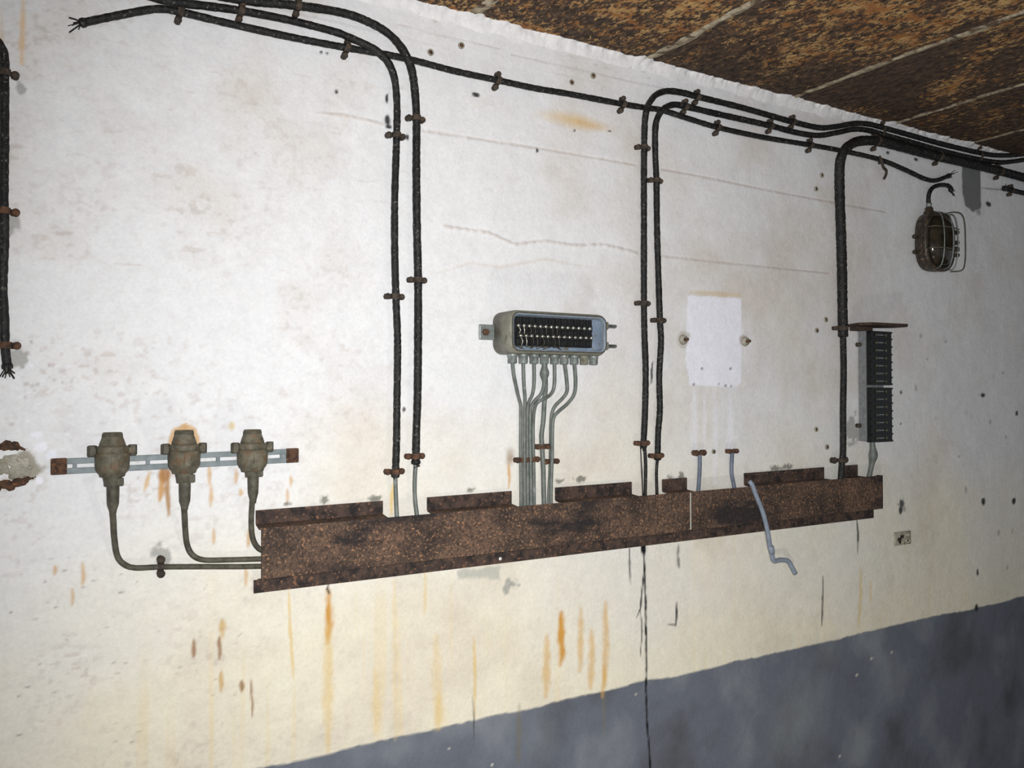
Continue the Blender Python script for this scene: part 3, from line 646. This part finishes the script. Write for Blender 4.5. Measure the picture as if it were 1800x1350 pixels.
# terminal block
NB = .046
kx0 = bx0+.0135; kx1 = P(1043, 585, NB).x; kz1 = P(975, 556.5, NB).z; kz0 = P(975, 609, NB).z
mb = MB(); mb.box((kx0, -NB+.006, kz0), (kx1, -.018, kz1)); zc = [P(972, 575, NB).z, P(976, 592, NB).z]
for zz in zc: mb.box((kx0+.003, -NB, zz-.008), (kx1-.003, -NB+.007, zz+.008))
mb.build('terminal_block', M['bakelite'], tb)
for rw, (xa, ya, xb, yb) in enumerate(((911, 572, 1036, 578), (915, 590, 1039, 594.5))):
    for k in range(14):
        p = P(xa+(xb-xa)*k/13, ya+(yb-ya)*k/13, NB+.001)
        p.x = max(p.x, kx0+.006)
        mb = MB(); mb.lathe(p, (0, -1, 0), [(.0042, -.002), (.0042, .003), (.0034, .0045), (.001, .005)], 10); mb.build('terminal_screw', M['brass'], tb)
        if k not in (8,) and (k < 8):
            mb = MB(); p2 = P(xa+(xb-xa)*k/13+1, ya+(yb-ya)*k/13+(16 if rw == 0 else 20), NB-.002)
            mb.tube([p, (p+p2)/2+Vector((.002*(-1)**k, -.006, 0)), p2], .0005 if k > 1 else .0013, 5); mb.build('wire', M['wire'] if k < 2 else M['olive'], tb)
for k in range(14):
    xk = kx0+.004+(kx1-kx0-.008)*k/13
    if k: mb = MB(); mb.box((xk-.0045-.0008, -NB-.002, kz0+.004), (xk-.0045+.0008, -NB+.004, kz1-.004)); mb.build('barrier', M['bakelite'], tb)
q_ = random.Random(9); mb = MB()
for k in range(16):
    a = Vector((kx0+q_.uniform(0, .14), -NB+q_.uniform(-.008, .01), kz0-q_.uniform(.001, .004)))
    mb.tube([a, a+Vector((q_.uniform(-.01, .01), q_.uniform(-.008, .008), q_.uniform(-.004, .004))), a+Vector((q_.uniform(-.016, .016), q_.uniform(-.004, .008), q_.uniform(-.006, .004)))], .0012, 5)
mb.build('loose_wires', M['olivedark'], tb)
# mounting lug and the two cover bolts
mb = MB(); p = P(850, 584, 0); mb.box((p.x-.014, -.007, p.z-.018), (bx0+.01, -.0005, p.z+.018)); mb.build('lug', M['steel'], tb, bevel=.002)
mb = MB(); mb.lathe(P(853, 584, .007), (0, -1, 0), [(.0085, 0), (.0085, .006), (.006, .008)], 6); mb.build('lug_bolt', M['rustclamp'], tb)
for py in (573, 608):
    p = P(1070, py, .060); mb = MB(); mb.box((bx1-.004, -.068, p.z-.009), (bx1+.010, -.052, p.z+.009)); mb.build('cover_lug', M['housing'], tb, bevel=.0015)
    mb = MB(); mb.lathe(Vector((bx1+.008, -.060, p.z)), (1, 0, 0), [(.007, 0), (.007, .004), (.0038, .0042), (.0038, .030), (.003, .031)], 10); mb.build('cover_bolt', M['steel'], tb)
GN = .040
GX = [901, 920, 939, 957, 975, 992, 1009.5, 1027, 1043.5]
for k, gx in enumerate(GX):
    p = P(gx, 630, GN); top = bz0+.004; zb_ = P(gx, 638.5+(k*.35), GN).z
    mb = MB(); h = top-zb_
    mb.lathe(Vector((p.x, p.y, top)), (0, 0, -1), [(.0118, 0), (.0118, h*.40), (.0106, h*.42), (.0108, h*.9), (.0098, h*.99), (.0045, h)], 14); mb.build('cable_gland', M['steel'] if k != 7 else M['housing'], tb)
# ------------------------------------------------------------------ grey leads from the terminal box down into the duct
def lead(label, pts, r=.0056, o=.012, mat='lead', name='lead_cable', group='grey leads under the terminal box', seed=1, rr=None):
    path = px_path(pts, o, .006); e = empty(name, path[-1], label, 'cable', group)
    rad = wobble(path, r, .04, seed)
    if rr:
        for i, p in enumerate(path):
            for (cx, cy, co), ra, wd in rr: rad[i] += ra*math.exp(-((p.z-P(cx, cy, co).z)/wd)**2)
    mb = MB(); mb.tube(path, rad, 12); mb.build('sheath', M[mat], e); return e
B = 'grey lead from the '
lead(B+'first gland beside the mounting lug', [(901, 634, GN), (903, 656, .036), (907, 677, .028), (911, 696, .015), (915, 711, .009), (915.5, 730, .0085), (915.2, 780), (915.6, 830), (916, 895)], o=.0075, r=.0041, seed=1)
lead(B+'second gland, running straight down', [(920, 634, GN), (921, 673, .034), (923, 700, .022), (922.5, 718, .019), (922, 780), (922.3, 830), (922.8, 895)], o=.017, r=.0041, seed=2)
lead(B+'third gland, curving towards the bundle', [(939, 634, GN), (939, 673, .036), (936, 693, .028), (930, 706, .020), (927, 722, .013), (927, 780), (927.5, 830), (928, 895)], o=.010, r=.0041, seed=3)
lead(B+'swollen fourth gland, curving into the bundle', [(957, 634, GN), (957, 673, .038), (952, 691, .032), (943, 701, .026), (935, 711, .018), (932, 727, .017), (932, 780), (933, 830), (934, 895)], o=.016, r=.0041, seed=4, rr=[((957, 656, GN), .0072, .014), ((957, 634, GN), .003, .008)])
lead('grey lead running straight down behind the swollen fourth gland', [(958, 640, GN-.012), (959, 680, .024), (957, 707, .014), (955, 740), (952, 765), (953, 787), (955, 827), (956, 870), (957, 895)], o=.010, r=.0058, seed=5)
lead(B+'fifth gland, sweeping across to the bundle', [(975, 634, GN), (975, 673, .038), (971, 689, .036), (962, 698, .041), (949, 704, .040), (941, 714, .030), (937.5, 740, .011), (937.5, 790), (938.5, 830), (939, 895)], o=.010, r=.0041, seed=6)
lead(B+'sixth gland, bending in an S', [(992, 634, GN), (996, 664, .036), (997, 687, .030), (989, 700, .024), (977, 712, .018), (971, 724, .012), (968.5, 745, .008), (968, 790), (967, 830), (965, 870), (965, 895)], o=.008, r=.0044, seed=7)
lead(B+'seventh gland, bending in a wider S', [(1009.5, 634, GN), (1012, 667, .036), (1010, 691, .030), (999, 708, .026), (981, 724, .022), (973, 735, .020), (971, 760, .018), (970.5, 800), (969.5, 830), (968.5, 870), (969, 895)], o=.019, r=.0044, seed=8)
lead('stub lead with a clamp, standing nearer the right pair of cables', [(1230, 797), (1230, 825), (1227, 872, .02)], o=.010, mat='stublead', group='stub leads in the duct notch', seed=9)
lead('stub lead with a clamp, standing nearer the lone top flange', [(1287, 794), (1286, 830), (1289, 848), (1294, 872, .02)], o=.010, mat='stublead', group='stub leads in the duct notch', seed=10)
e = lead('cut bluish lead hanging bent over the front of the duct', [(1317, 846, .038), (1322, 852, .044), (1329, 871, .044), (1341, 901, .044), (1349.5, 935, .042), (1353, 957, .036), (1357, 975, .030), (1361, 986, .026), (1372, 984, .026), (1385, 986, .028), (1391, 995, .028), (1398, 1008, .028)], r=.0068, mat='bluelead', group=None, seed=11)
mb = MB(); mb.lathe(P(1355, 962, .036), (P(1357, 972, .034)-P(1353, 955, .036)), [(.0075, -.004), (.009, 0), (.0085, .012), (.007, .02)], 10); mb.build('collar', M['bluelead'], e)

# ------------------------------------------------------------------ slotted rail with three connectors
ra, rb = P(97, 820, 0), P(522, 800, 0)
rl = empty('slotted_rail', (ra+rb)/2, 'blue grey slotted rail with rusted ends carrying three connectors', 'rail')
def railz(x): return ra.z+(rb.z-ra.z)*(x-ra.x)/(rb.x-ra.x)
hh = (P(300, 799, 0).z-P(300, 825, 0).z)/2; gp = hh*.26
def barz(mb, x0, x1, d0, d1, n0=.004, n1=.009):
    vs = [Vector((x_, -n_, railz(x_)+d_)) for x_ in (x0, x1) for n_ in (n0, n1) for d_ in (d0, d1)]
    mb.add(vs, [(0, 1, 3, 2), (4, 6, 7, 5), (0, 2, 6, 4), (1, 5, 7, 3), (2, 3, 7, 6), (0, 4, 5, 1)])
xA, xB = P(112, 820, 0).x, P(503, 801, 0).x
for nm, d0, d1 in (('upper_bar', gp, hh), ('lower_bar', -hh, -gp)):
    mb = MB(); barz(mb, xA, xB, d0, d1); mb.build(nm, M['rail'], rl, bevel=.0008)
for px in (114, 131, 259, 382, 494, 502):
    x_ = P(px, 812, 0).x; mb = MB(); barz(mb, x_-.0035, x_+.0035, -gp, gp, .004, .0085); mb.build('web', M['rail'], rl)
for px, sg in ((103, -1), (512, 1)):
    x_ = P(px, 810, 0).x; mb = MB(); barz(mb, x_-.013, x_+.013, -hh*1.02, hh*1.05, .001, .011); mb.build('end_plate', M['rustclamp'], rl, bevel=.002)
    mb = MB(); mb.lathe(Vector((x_-.002*sg, -.011, railz(x_)-.002)), (0, -1, 0), [(.009, 0), (.009, .006), (.006, .008)], 6); mb.build('screw', M['rustclamp'], rl)

CN = .038
def connector(cx, ys, k, label, lab2, cpts):
    """cx centre px; ys: top, shoulder, collar, body bottom, gland bottom, tail, neck"""
    yt, y1, y2, y3, y4, y5, y6 = ys
    c = P(cx, y2, CN); zq = lambda y: P(cx, y, CN).z
    e = empty('cable_connector', Vector((c.x, 0, zq(y4))), label, 'connector', 'connectors on the slotted rail')
    cc = Vector((c.x, -CN, 0)); prof = lambda L_: [(r_, z_) for r_, z_ in L_]
    mb = MB(); mb.lathe(cc, (0, 0, 1), prof([(.020, zq(y1)), (.0225, zq(y1)), (.0215, zq(y1-5)), (.0165, zq(yt+6)), (.0160, zq(yt)), (.0125, zq(yt)), (.0125, zq(yt+10)), (.001, zq(yt+10))]), 24); mb.build('cap', M['olive'], e)
    mb = MB(); mb.lathe(cc, (0, 0, 1), prof([(.0165, zq(yt+7)), (.0175, zq(yt+7)), (.0168, zq(yt+2)), (.0158, zq(yt+2))]), 24); mb.build('lip_ring', M['olivedark'], e)
    mb = MB(); mb.lathe(cc, (0, 0, 1), prof([(.0265, zq(y2)), (.0278, zq(y2-2)), (.0278, zq(y1+2)), (.0255, zq(y1)), (.018, zq(y1-1))]), 24)
    for sg in (-1, 1): mb.box((c.x+sg*.020-.010*(sg < 0), -CN-.007, zq(y2+1)), (c.x+sg*.020+.010*(sg > 0)+sg*.008, -CN+.008, zq(y1+3)))
    mb.build('collar', M['olive'], e, bevel=.0012)
    for sg in (-1, 1):
        mb = MB(); mb.lathe(Vector((c.x+sg*.0335, -CN, 0)), (0, 0, 1), prof([(.0068, zq(y2+5)), (.0078, zq(y2+3)), (.0078, zq(y1-1)), (.0055, zq(y1-2))]), 6); mb.build('bolt', M['olivedark'], e)
    mb = MB(); mb.lathe(cc, (0, 0, 1), prof([(.012, zq(y3+9)), (.021, zq(y3+8)), (.0225, zq(y3+3)), (.0255, zq(y3)), (.0285, zq(y3-6)), (.0292, zq(y2+8)), (.0285, zq(y2)), (.018, zq(y2-1))]), 24)
    mb.box((c.x-.005, -CN-.0315, zq(y3-6)), (c.x+.005, -CN-.024, zq(y2+6))); mb.build('body', M['olive'], e)
    mb = MB(); mb.lathe(cc, (0, 0, 1), prof([(.010, zq(y4)), (.0135, zq(y4)), (.0145, zq(y4-9)), (.0165, zq(y3+8)), (.010, zq(y3+6))]), 16)
    mb.box((c.x+.006, -CN-.014, zq(y4-1)), (c.x+.0175, -CN-.002, zq(y4-14))); mb.build('gland', M['olivedark'], e, bevel=.001)
    mb = MB(); mb.lathe(cc+Vector((.001, -.002, 0)), (0, 0, 1), prof([(.0055, zq(y6)), (.0062, zq(y6-5)), (.0098, zq(y5)), (.0105, zq(y5-20)), (.0105, zq(y3+14)), (.0075, zq(y3+10))]), 16); mb.build('tail_sleeve', M['olivedark'], e)
    mb = MB(); mb.box((c.x-.015, -CN+.02, railz(c.x)-.013), (c.x+.015, -.0088, railz(c.x)+.013)); mb.build('foot', M['olivedark'], e)
    lead(lab2, [(cx, y6-6, CN)]+cpts, r=.0053, o=.010, group='thin leads of the three connectors', seed=k, mat='olivedark')
connector(198, (760, 784, 796, 829, 854, 886, 902), 1, 'olive metal cable connector furthest from the duct on the slotted rail', 'thin lead of the connector furthest from the duct, lowest run', [(199.5, 915, .030), (201, 944, .018), (206, 976), (217, 991), (237, 998), (282, 996.5), (350, 996), (420, 996), (470, 995)])
connector(324, (756, 781, 792, 823, 848, 880, 896), 2, 'olive metal cable connector in the middle of the slotted rail, rust ring behind', 'thin lead of the middle connector, upper run into the duct', [(325, 910, .030), (326, 932, .018), (329, 957), (338, 975), (358, 984), (400, 984), (470, 982)])
connector(444, (755, 779, 790, 820, 838, 866, 884), 3, 'olive metal cable connector nearest the duct on the slotted rail', 'short thin lead dropping from the connector nearest the duct', [(442.5, 900, .030), (442, 925, .020), (445, 948, .016), (455, 964, .016), (475, 972, .016)])

# ------------------------------------------------------------------ tall terminal strip with rusted plate
sx0 = P(1510, 680, .004).x; sdep = .046; sxf1 = P(1570, 680, sdep).x; sz1 = P(1540, 582, .03).z; sz0 = P(1540, 775, .03).z
ts = empty('terminal_strip', Vector((sx0, 0, sz0)), 'tall open terminal strip with black barrier blocks beside the thickest cable', 'terminal strip')
mdep = .028
mb = MB(); mb.box((sx0, -mdep, sz0), (sxf1-.022, -.002, sz1)); mb.build('back_box', M['greybox'], ts, bevel=.0015)
zm = P(1558, 679, sdep).z
for z0_, z1_ in ((sz0-.003, zm-.004), (zm+.004, sz1-.001)):
    mb = MB(); mb.box((sx0+.006, -.042, z0_), (sxf1-.001, -mdep+.001, z1_)); bl = mb.build('barrier_block', M['bakelite'], ts)
    n = 7
    for k in range(n+1):
        z_ = z0_+(z1_-z0_)*k/n; z_ = min(max(z_, z0_+.003), z1_-.003)
        mb = MB(); mb.box((sx0+.006, -sdep, z_-.0022), (sxf1-.001, -.040, z_+.0022)); mb.build('barrier', M['bakelite'], bl)
        if k < n:
            zc_ = z0_+(z1_-z0_)*(k+.5)/n
            for fx in (.30, .72):
                mb = MB(); mb.lathe(Vector((sx0+(sxf1-sx0)*fx, -.042, zc_)), (0, -1, 0), [(.005, 0), (.005, .003), (.003, .0042)], 10); mb.build('terminal_screw', M['olivedark'], bl)
            mb = MB(); x_ = sx0+(sxf1-sx0)*.5; mb.box((x_-.014, -.0435, zc_-.0016), (x_+.014, -.041, zc_+.0016)); mb.build('link_bar', M['greybox'], bl)
for py in (606, 748):
    mb = MB(); p = P(1506, py, 0); mb.lathe(p, (0, -1, 0), [(.007, 0), (.007, .012), (.004, .015)], 10); mb.build('screw', M['clamp'], ts)
mb = MB(); zp = P(1494, 572, .01).z; px0 = P(1495, 572, .012).x; pw = P(1597, 573, .075).x
tp = empty('rusted_plate', Vector((px0, 0, zp)), 'rusted flat plate sticking out of the wall above the tall terminal strip', 'plate')
pg = [(px0, .0), (px0-.004, .045), (px0+.03, .066), (pw-.004, .076), (pw, .070), (pw-.02, .03), (px0+.10, .0)]
mb = MB(); mb.loops([[Vector((a, -b, zp-.004+.05*b)) for a, b in pg], [Vector((a, -b, zp+.004+.05*b)) for a, b in pg]], smooth=False); mb.build('plate', M['blackrust'], tp)
mb = MB(); mb.box((px0+.006, -.03, sz1-.001), (px0+.085, -.003, zp-.003)); mb.build('bracket', M['blackrust'], tp, bevel=.002)
lead('swollen grey lead dropping from the tall terminal strip into the duct', [(1533, 772, .02), (1534, 785, .022), (1535, 800, .022), (1532, 818, .020), (1528, 838, .018), (1526, 856, .018)], r=.0078, group=None, seed=14, rr=[((1535, 800, .022), .006, .018)])

# ------------------------------------------------------------------ bulkhead lamp
LD = .046
lx0 = P(1611, 430, .012).x; lx1 = P(1679, 430, LD).x; lz1 = P(1640, 373, .03).z; lz0 = P(1640, 476, .03).z
lc = Vector(((lx0+lx1)/2, 0, (lz0+lz1)/2)); la, lb_ = (lx1-lx0)/2, (lz1-lz0)/2
lp = empty('bulkhead_lamp', Vector((lc.x, 0, lz0)), 'dark oval bulkhead lamp with wire cage hanging under the cables', 'lamp')
def oval(a, b, y, n=36, pw_=.72):
    out = []
    for k in range(n):
        t = 2*math.pi*k/n; c_, s_ = math.cos(t), math.sin(t)
        out.append(Vector((lc.x+a*math.copysign(abs(c_)**pw_, c_), -y, lc.z+b*math.copysign(abs(s_)**pw_, s_))))
    return out
mb = MB(); mb.loops([oval(la*.90, lb_*.92, .0), oval(la*.97, lb_*.98, .004), oval(la, lb_, .014), oval(la, lb_, .034), oval(la*.98, lb_*.985, .040)], cap1=True); mb.build('body', M['lampbody'], lp)
mb = MB(); mb.loops([oval(la*1.03, lb_*1.02, .034), oval(la*1.03, lb_*1.02, .043), oval(la*.98, lb_*.985, .048), oval(la*.80, lb_*.86, .048), oval(la*.78, lb_*.84, .040)], cap0=True, cap1=False); mb.build('bezel', M['lampbody'], lp)
mb = MB(); rg = [oval(la*.79, lb_*.85, .041)]
for k in range(1, 8):
    a = math.radians(k*12.5); rg.append(oval(la*.79*math.cos(a)**.8, lb_*.85*math.cos(a)**.6, .041+.034*math.sin(a)))
mb.loops(rg, cap0=False); mb.build('glass_dome', M['glass'], lp)
def cage_loop(f, horizontal):
    pts = []
    for k in range(25):
        t = math.pi*k/24; h = .047+.040*math.sin(t)**.55*(1-.35*abs(f))
        if horizontal: pts.append(Vector((lc.x-la*.9*math.cos(t), -h, lc.z+lb_*f)))
        else: pts.append(Vector((lc.x+la*f, -h, lc.z-lb_*.95*math.cos(t))))
    return pts
for f, hz in ((-.42, False), (.10, False), (.55, False), (.42, True), (-.30, True)):
    mb = MB(); mb.tube(cage_loop(f, hz), .0019, 6); mb.build('cage_wire', M['steel'] if not hz else M['olive'], lp)
for zf in (.40, .05, -.16, -.38):
    mb = MB(); mb.lathe(Vector((lc.x+la*.98, -.040, lc.z+lb_*zf)), (1, 0, 0), [(.0045, 0), (.0045, .016), (.0075, .017), (.0075, .026), (.004, .028)], 8); mb.build('lug_bolt', M['lampbody'], lp)
for zf in (-.40, .12):
    mb = MB(); mb.lathe(Vector((lc.x-la*.96, -.016, lc.z+lb_*zf)), (-1, 0, 0), [(.005, 0), (.005, .014), (.0075, .015), (.0075, .022)], 8); mb.build('lug_bolt', M['lampbody'], lp)
# open hinge loop of wire at the side
mb = MB(); hp = [Vector((lc.x+la*.35, -.046, lc.z+lb_*.98)), Vector((lc.x+la*.8, -.055, lc.z+lb_*1.05)), Vector((lc.x+la*1.2, -.06, lc.z+lb_*1.0)), Vector((lc.x+la*1.42, -.06, lc.z+lb_*.7)), Vector((lc.x+la*1.46, -.06, lc.z)), Vector((lc.x+la*1.42, -.06, lc.z-lb_*.6)), Vector((lc.x+la*1.2, -.06, lc.z-lb_*.92)), Vector((lc.x+la*.6, -.05, lc.z-lb_*1.0))]
mb.tube(smooth_path(hp, .006), .002, 6); mb.build('hinge_wire', M['olivedark'], lp)
mb = MB(); gxp = P(1633, 372, .020); mb.lathe(Vector((gxp.x, -.020, lz1-.012)), (0, 0, 1), [(.017, 0), (.017, .014), (.013, .018), (.013, .026), (.010, .03)], 14); mb.build('gland', M['lampbody'], lp)
mb = MB(); mb.lathe(Vector((gxp.x, -.020, lz1+.016)), (0, 0, 1), [(.009, 0), (.009, .014), (.0085, .016)], 12); mb.build('gland_sleeve', M['steel'], lp)
cable('short black cable hooking from the lamp to a torn end', [(1633, 362, .020), (1632, 350, .020), (1634, 338, .018), (1641, 329), (1655, 325), (1668, 327), (1672, 334)], .0072, seed=12, frays=((-1, 7, .026),))

# ------------------------------------------------------------------ small things on the wall
def plug(px, py, label, group='plugged screw holes in the wall', mat='rustclamp', r=.006):
    p = P(px, py, 0); e = empty('wall_plug', p, label, 'wall plug', group)
    mb = MB(); mb.lathe(p+Vector((0, .002, 0)), (0, -1, 0), [(r*1.3, 0), (r*1.3, .0035), (r*.95, .0045), (r*.9, .002)], 12); mb.build('sleeve', M['plaster'], e)
    mb = MB(); mb.lathe(p+Vector((0, .001, 0)), (0, -1, 0), [(r*.85, 0), (r*.8, .0022), (r*.3, .003)], 10); mb.build('plug', M[mat], e)
U = 'rusty plugged screw hole '
for px, py, lb in ((757, 92, U+'above the long cable, close beside the left pair'), (811, 80, U+'above the long cable, highest near the ceiling edge'), (1005, 145, U+'above the long cable over the ochre stain'),
                   (1043, 133, U+'above the long cable nearer the right pair'), (1435, 755, U+'beside the thickest cable, above its neighbour near the duct'), (1454, 786, U+'beside the thickest cable, nearest the duct'),
                   (1452, 562, U+'beside the foot of the thickest cable'), (1436, 581, U+'further from the foot of the thickest cable'), (1445, 308, U+'below the thickest cable bend, upper'), (1435, 332, U+'below the thickest cable bend, lower')):
    plug(px, py, lb)
p = P(1255, 794, 0); plug(1255, 794, 'dark bolt between the two stub leads', None, 'blackrust', .005)
for px, py, lb in ((1202, 597, 'rusted stud in broken plaster at the white rectangle, towards the right pair'), (1311, 600, 'rusted stud at the white rectangle, towards the thickest cable')):
    p = P(px, py, 0); e = empty('wall_stud', p, lb, 'stud', 'studs beside the white rectangle')
    mb = MB(); mb.lathe(p, (0, -1, 0), [(.0045, -.004), (.0045, .016), (.003, .018)], 10); mb.build('shank', M['rustclamp'], e)
    mb = MB(); mb.lathe(p, (0, -1, 0), [(.014, -.003), (.012, .003), (.005, .004)], 12); mb.build('collar', M['plaster'], e)
# patch of exposed brickwork, size of a small label
p = P(1586, 946, 0); hw_ = (P(1600, 946, 0).x-P(1572, 946, 0).x)/2; hz_ = (P(1586, 934, 0).z-P(1586, 957, 0).z)/2
e = empty('wall_patch', p, 'small square patch of chipped yellow and black paint right of the duct', 'patch')
mb = MB(); mb.box((p.x-hw_, -.0035, p.z-hz_), (p.x+hw_, .004, p.z+hz_)); mb.build('patch_base', M['plaster'], e, bevel=.001)
q_ = random.Random(4)
for k in range(7):
    a = p.x+q_.uniform(-.8, .6)*hw_; b = p.z+q_.uniform(-.85, .6)*hz_
    mb = MB(); mb.box((a, -.0045, b), (a+hw_*q_.uniform(.2, .5), -.003, b+hz_*q_.uniform(.2, .5))); mb.build('paint_flake', M['blackrust'] if k % 2 else M['brass_paint'] if 'brass_paint' in M else M['concrete'], e)
# broken sleeve: rust rims and rough plaster at the wall break
p = P(8, 822, 0); e = empty('broken_pipe_sleeve', p, 'rusted broken rims of a pipe sleeve in the wall left of the rail', 'pipe sleeve')
for pts, sd in (([(-30, 800), (-10, 787), (8, 785), (30, 787), (47, 790)], 1), ([(-30, 842), (-8, 854), (8, 854), (24, 851), (44, 843), (62, 836)], 2)):
    path = px_path(pts, .001, .0035); q2 = random.Random(sd); mb = MB(); n_ = len(path)
    for i, c_ in enumerate(path):
        f_ = min(1, (n_-i)/(n_*.3)); g_ = .0062*f_*q2.uniform(.5, 1.25); c_ = c_+Vector((0, 0, q2.uniform(-.004, .004)))
        mb.lathe(c_+Vector((0, .003, 0)), (q2.uniform(-.3, .3), -1, q2.uniform(-.3, .3)), [(g_*1.2, 0), (g_*1.1, .004*f_+.001), (g_*.55, .007*f_+.001)], 7)
    mb.build('rim', M['rustclamp'], e)
mb = MB(); q2 = random.Random(3)
for k in range(70):
    t = q2.uniform(0, 6.28); f_ = q2.random()**.5; c_ = P(26+30*math.cos(t)*f_, 821+19*math.sin(t)*f_, 0); g_ = q2.uniform(.003, .008)
    mb.lathe(c_+Vector((0, .003, 0)), (q2.uniform(-.5, .5), -1, q2.uniform(-.5, .5)), [(g_, 0), (g_*.9, .003), (g_*.4, q2.uniform(.004, .006))], 6)
mb.build('rough_plaster', M['plaster'], e)
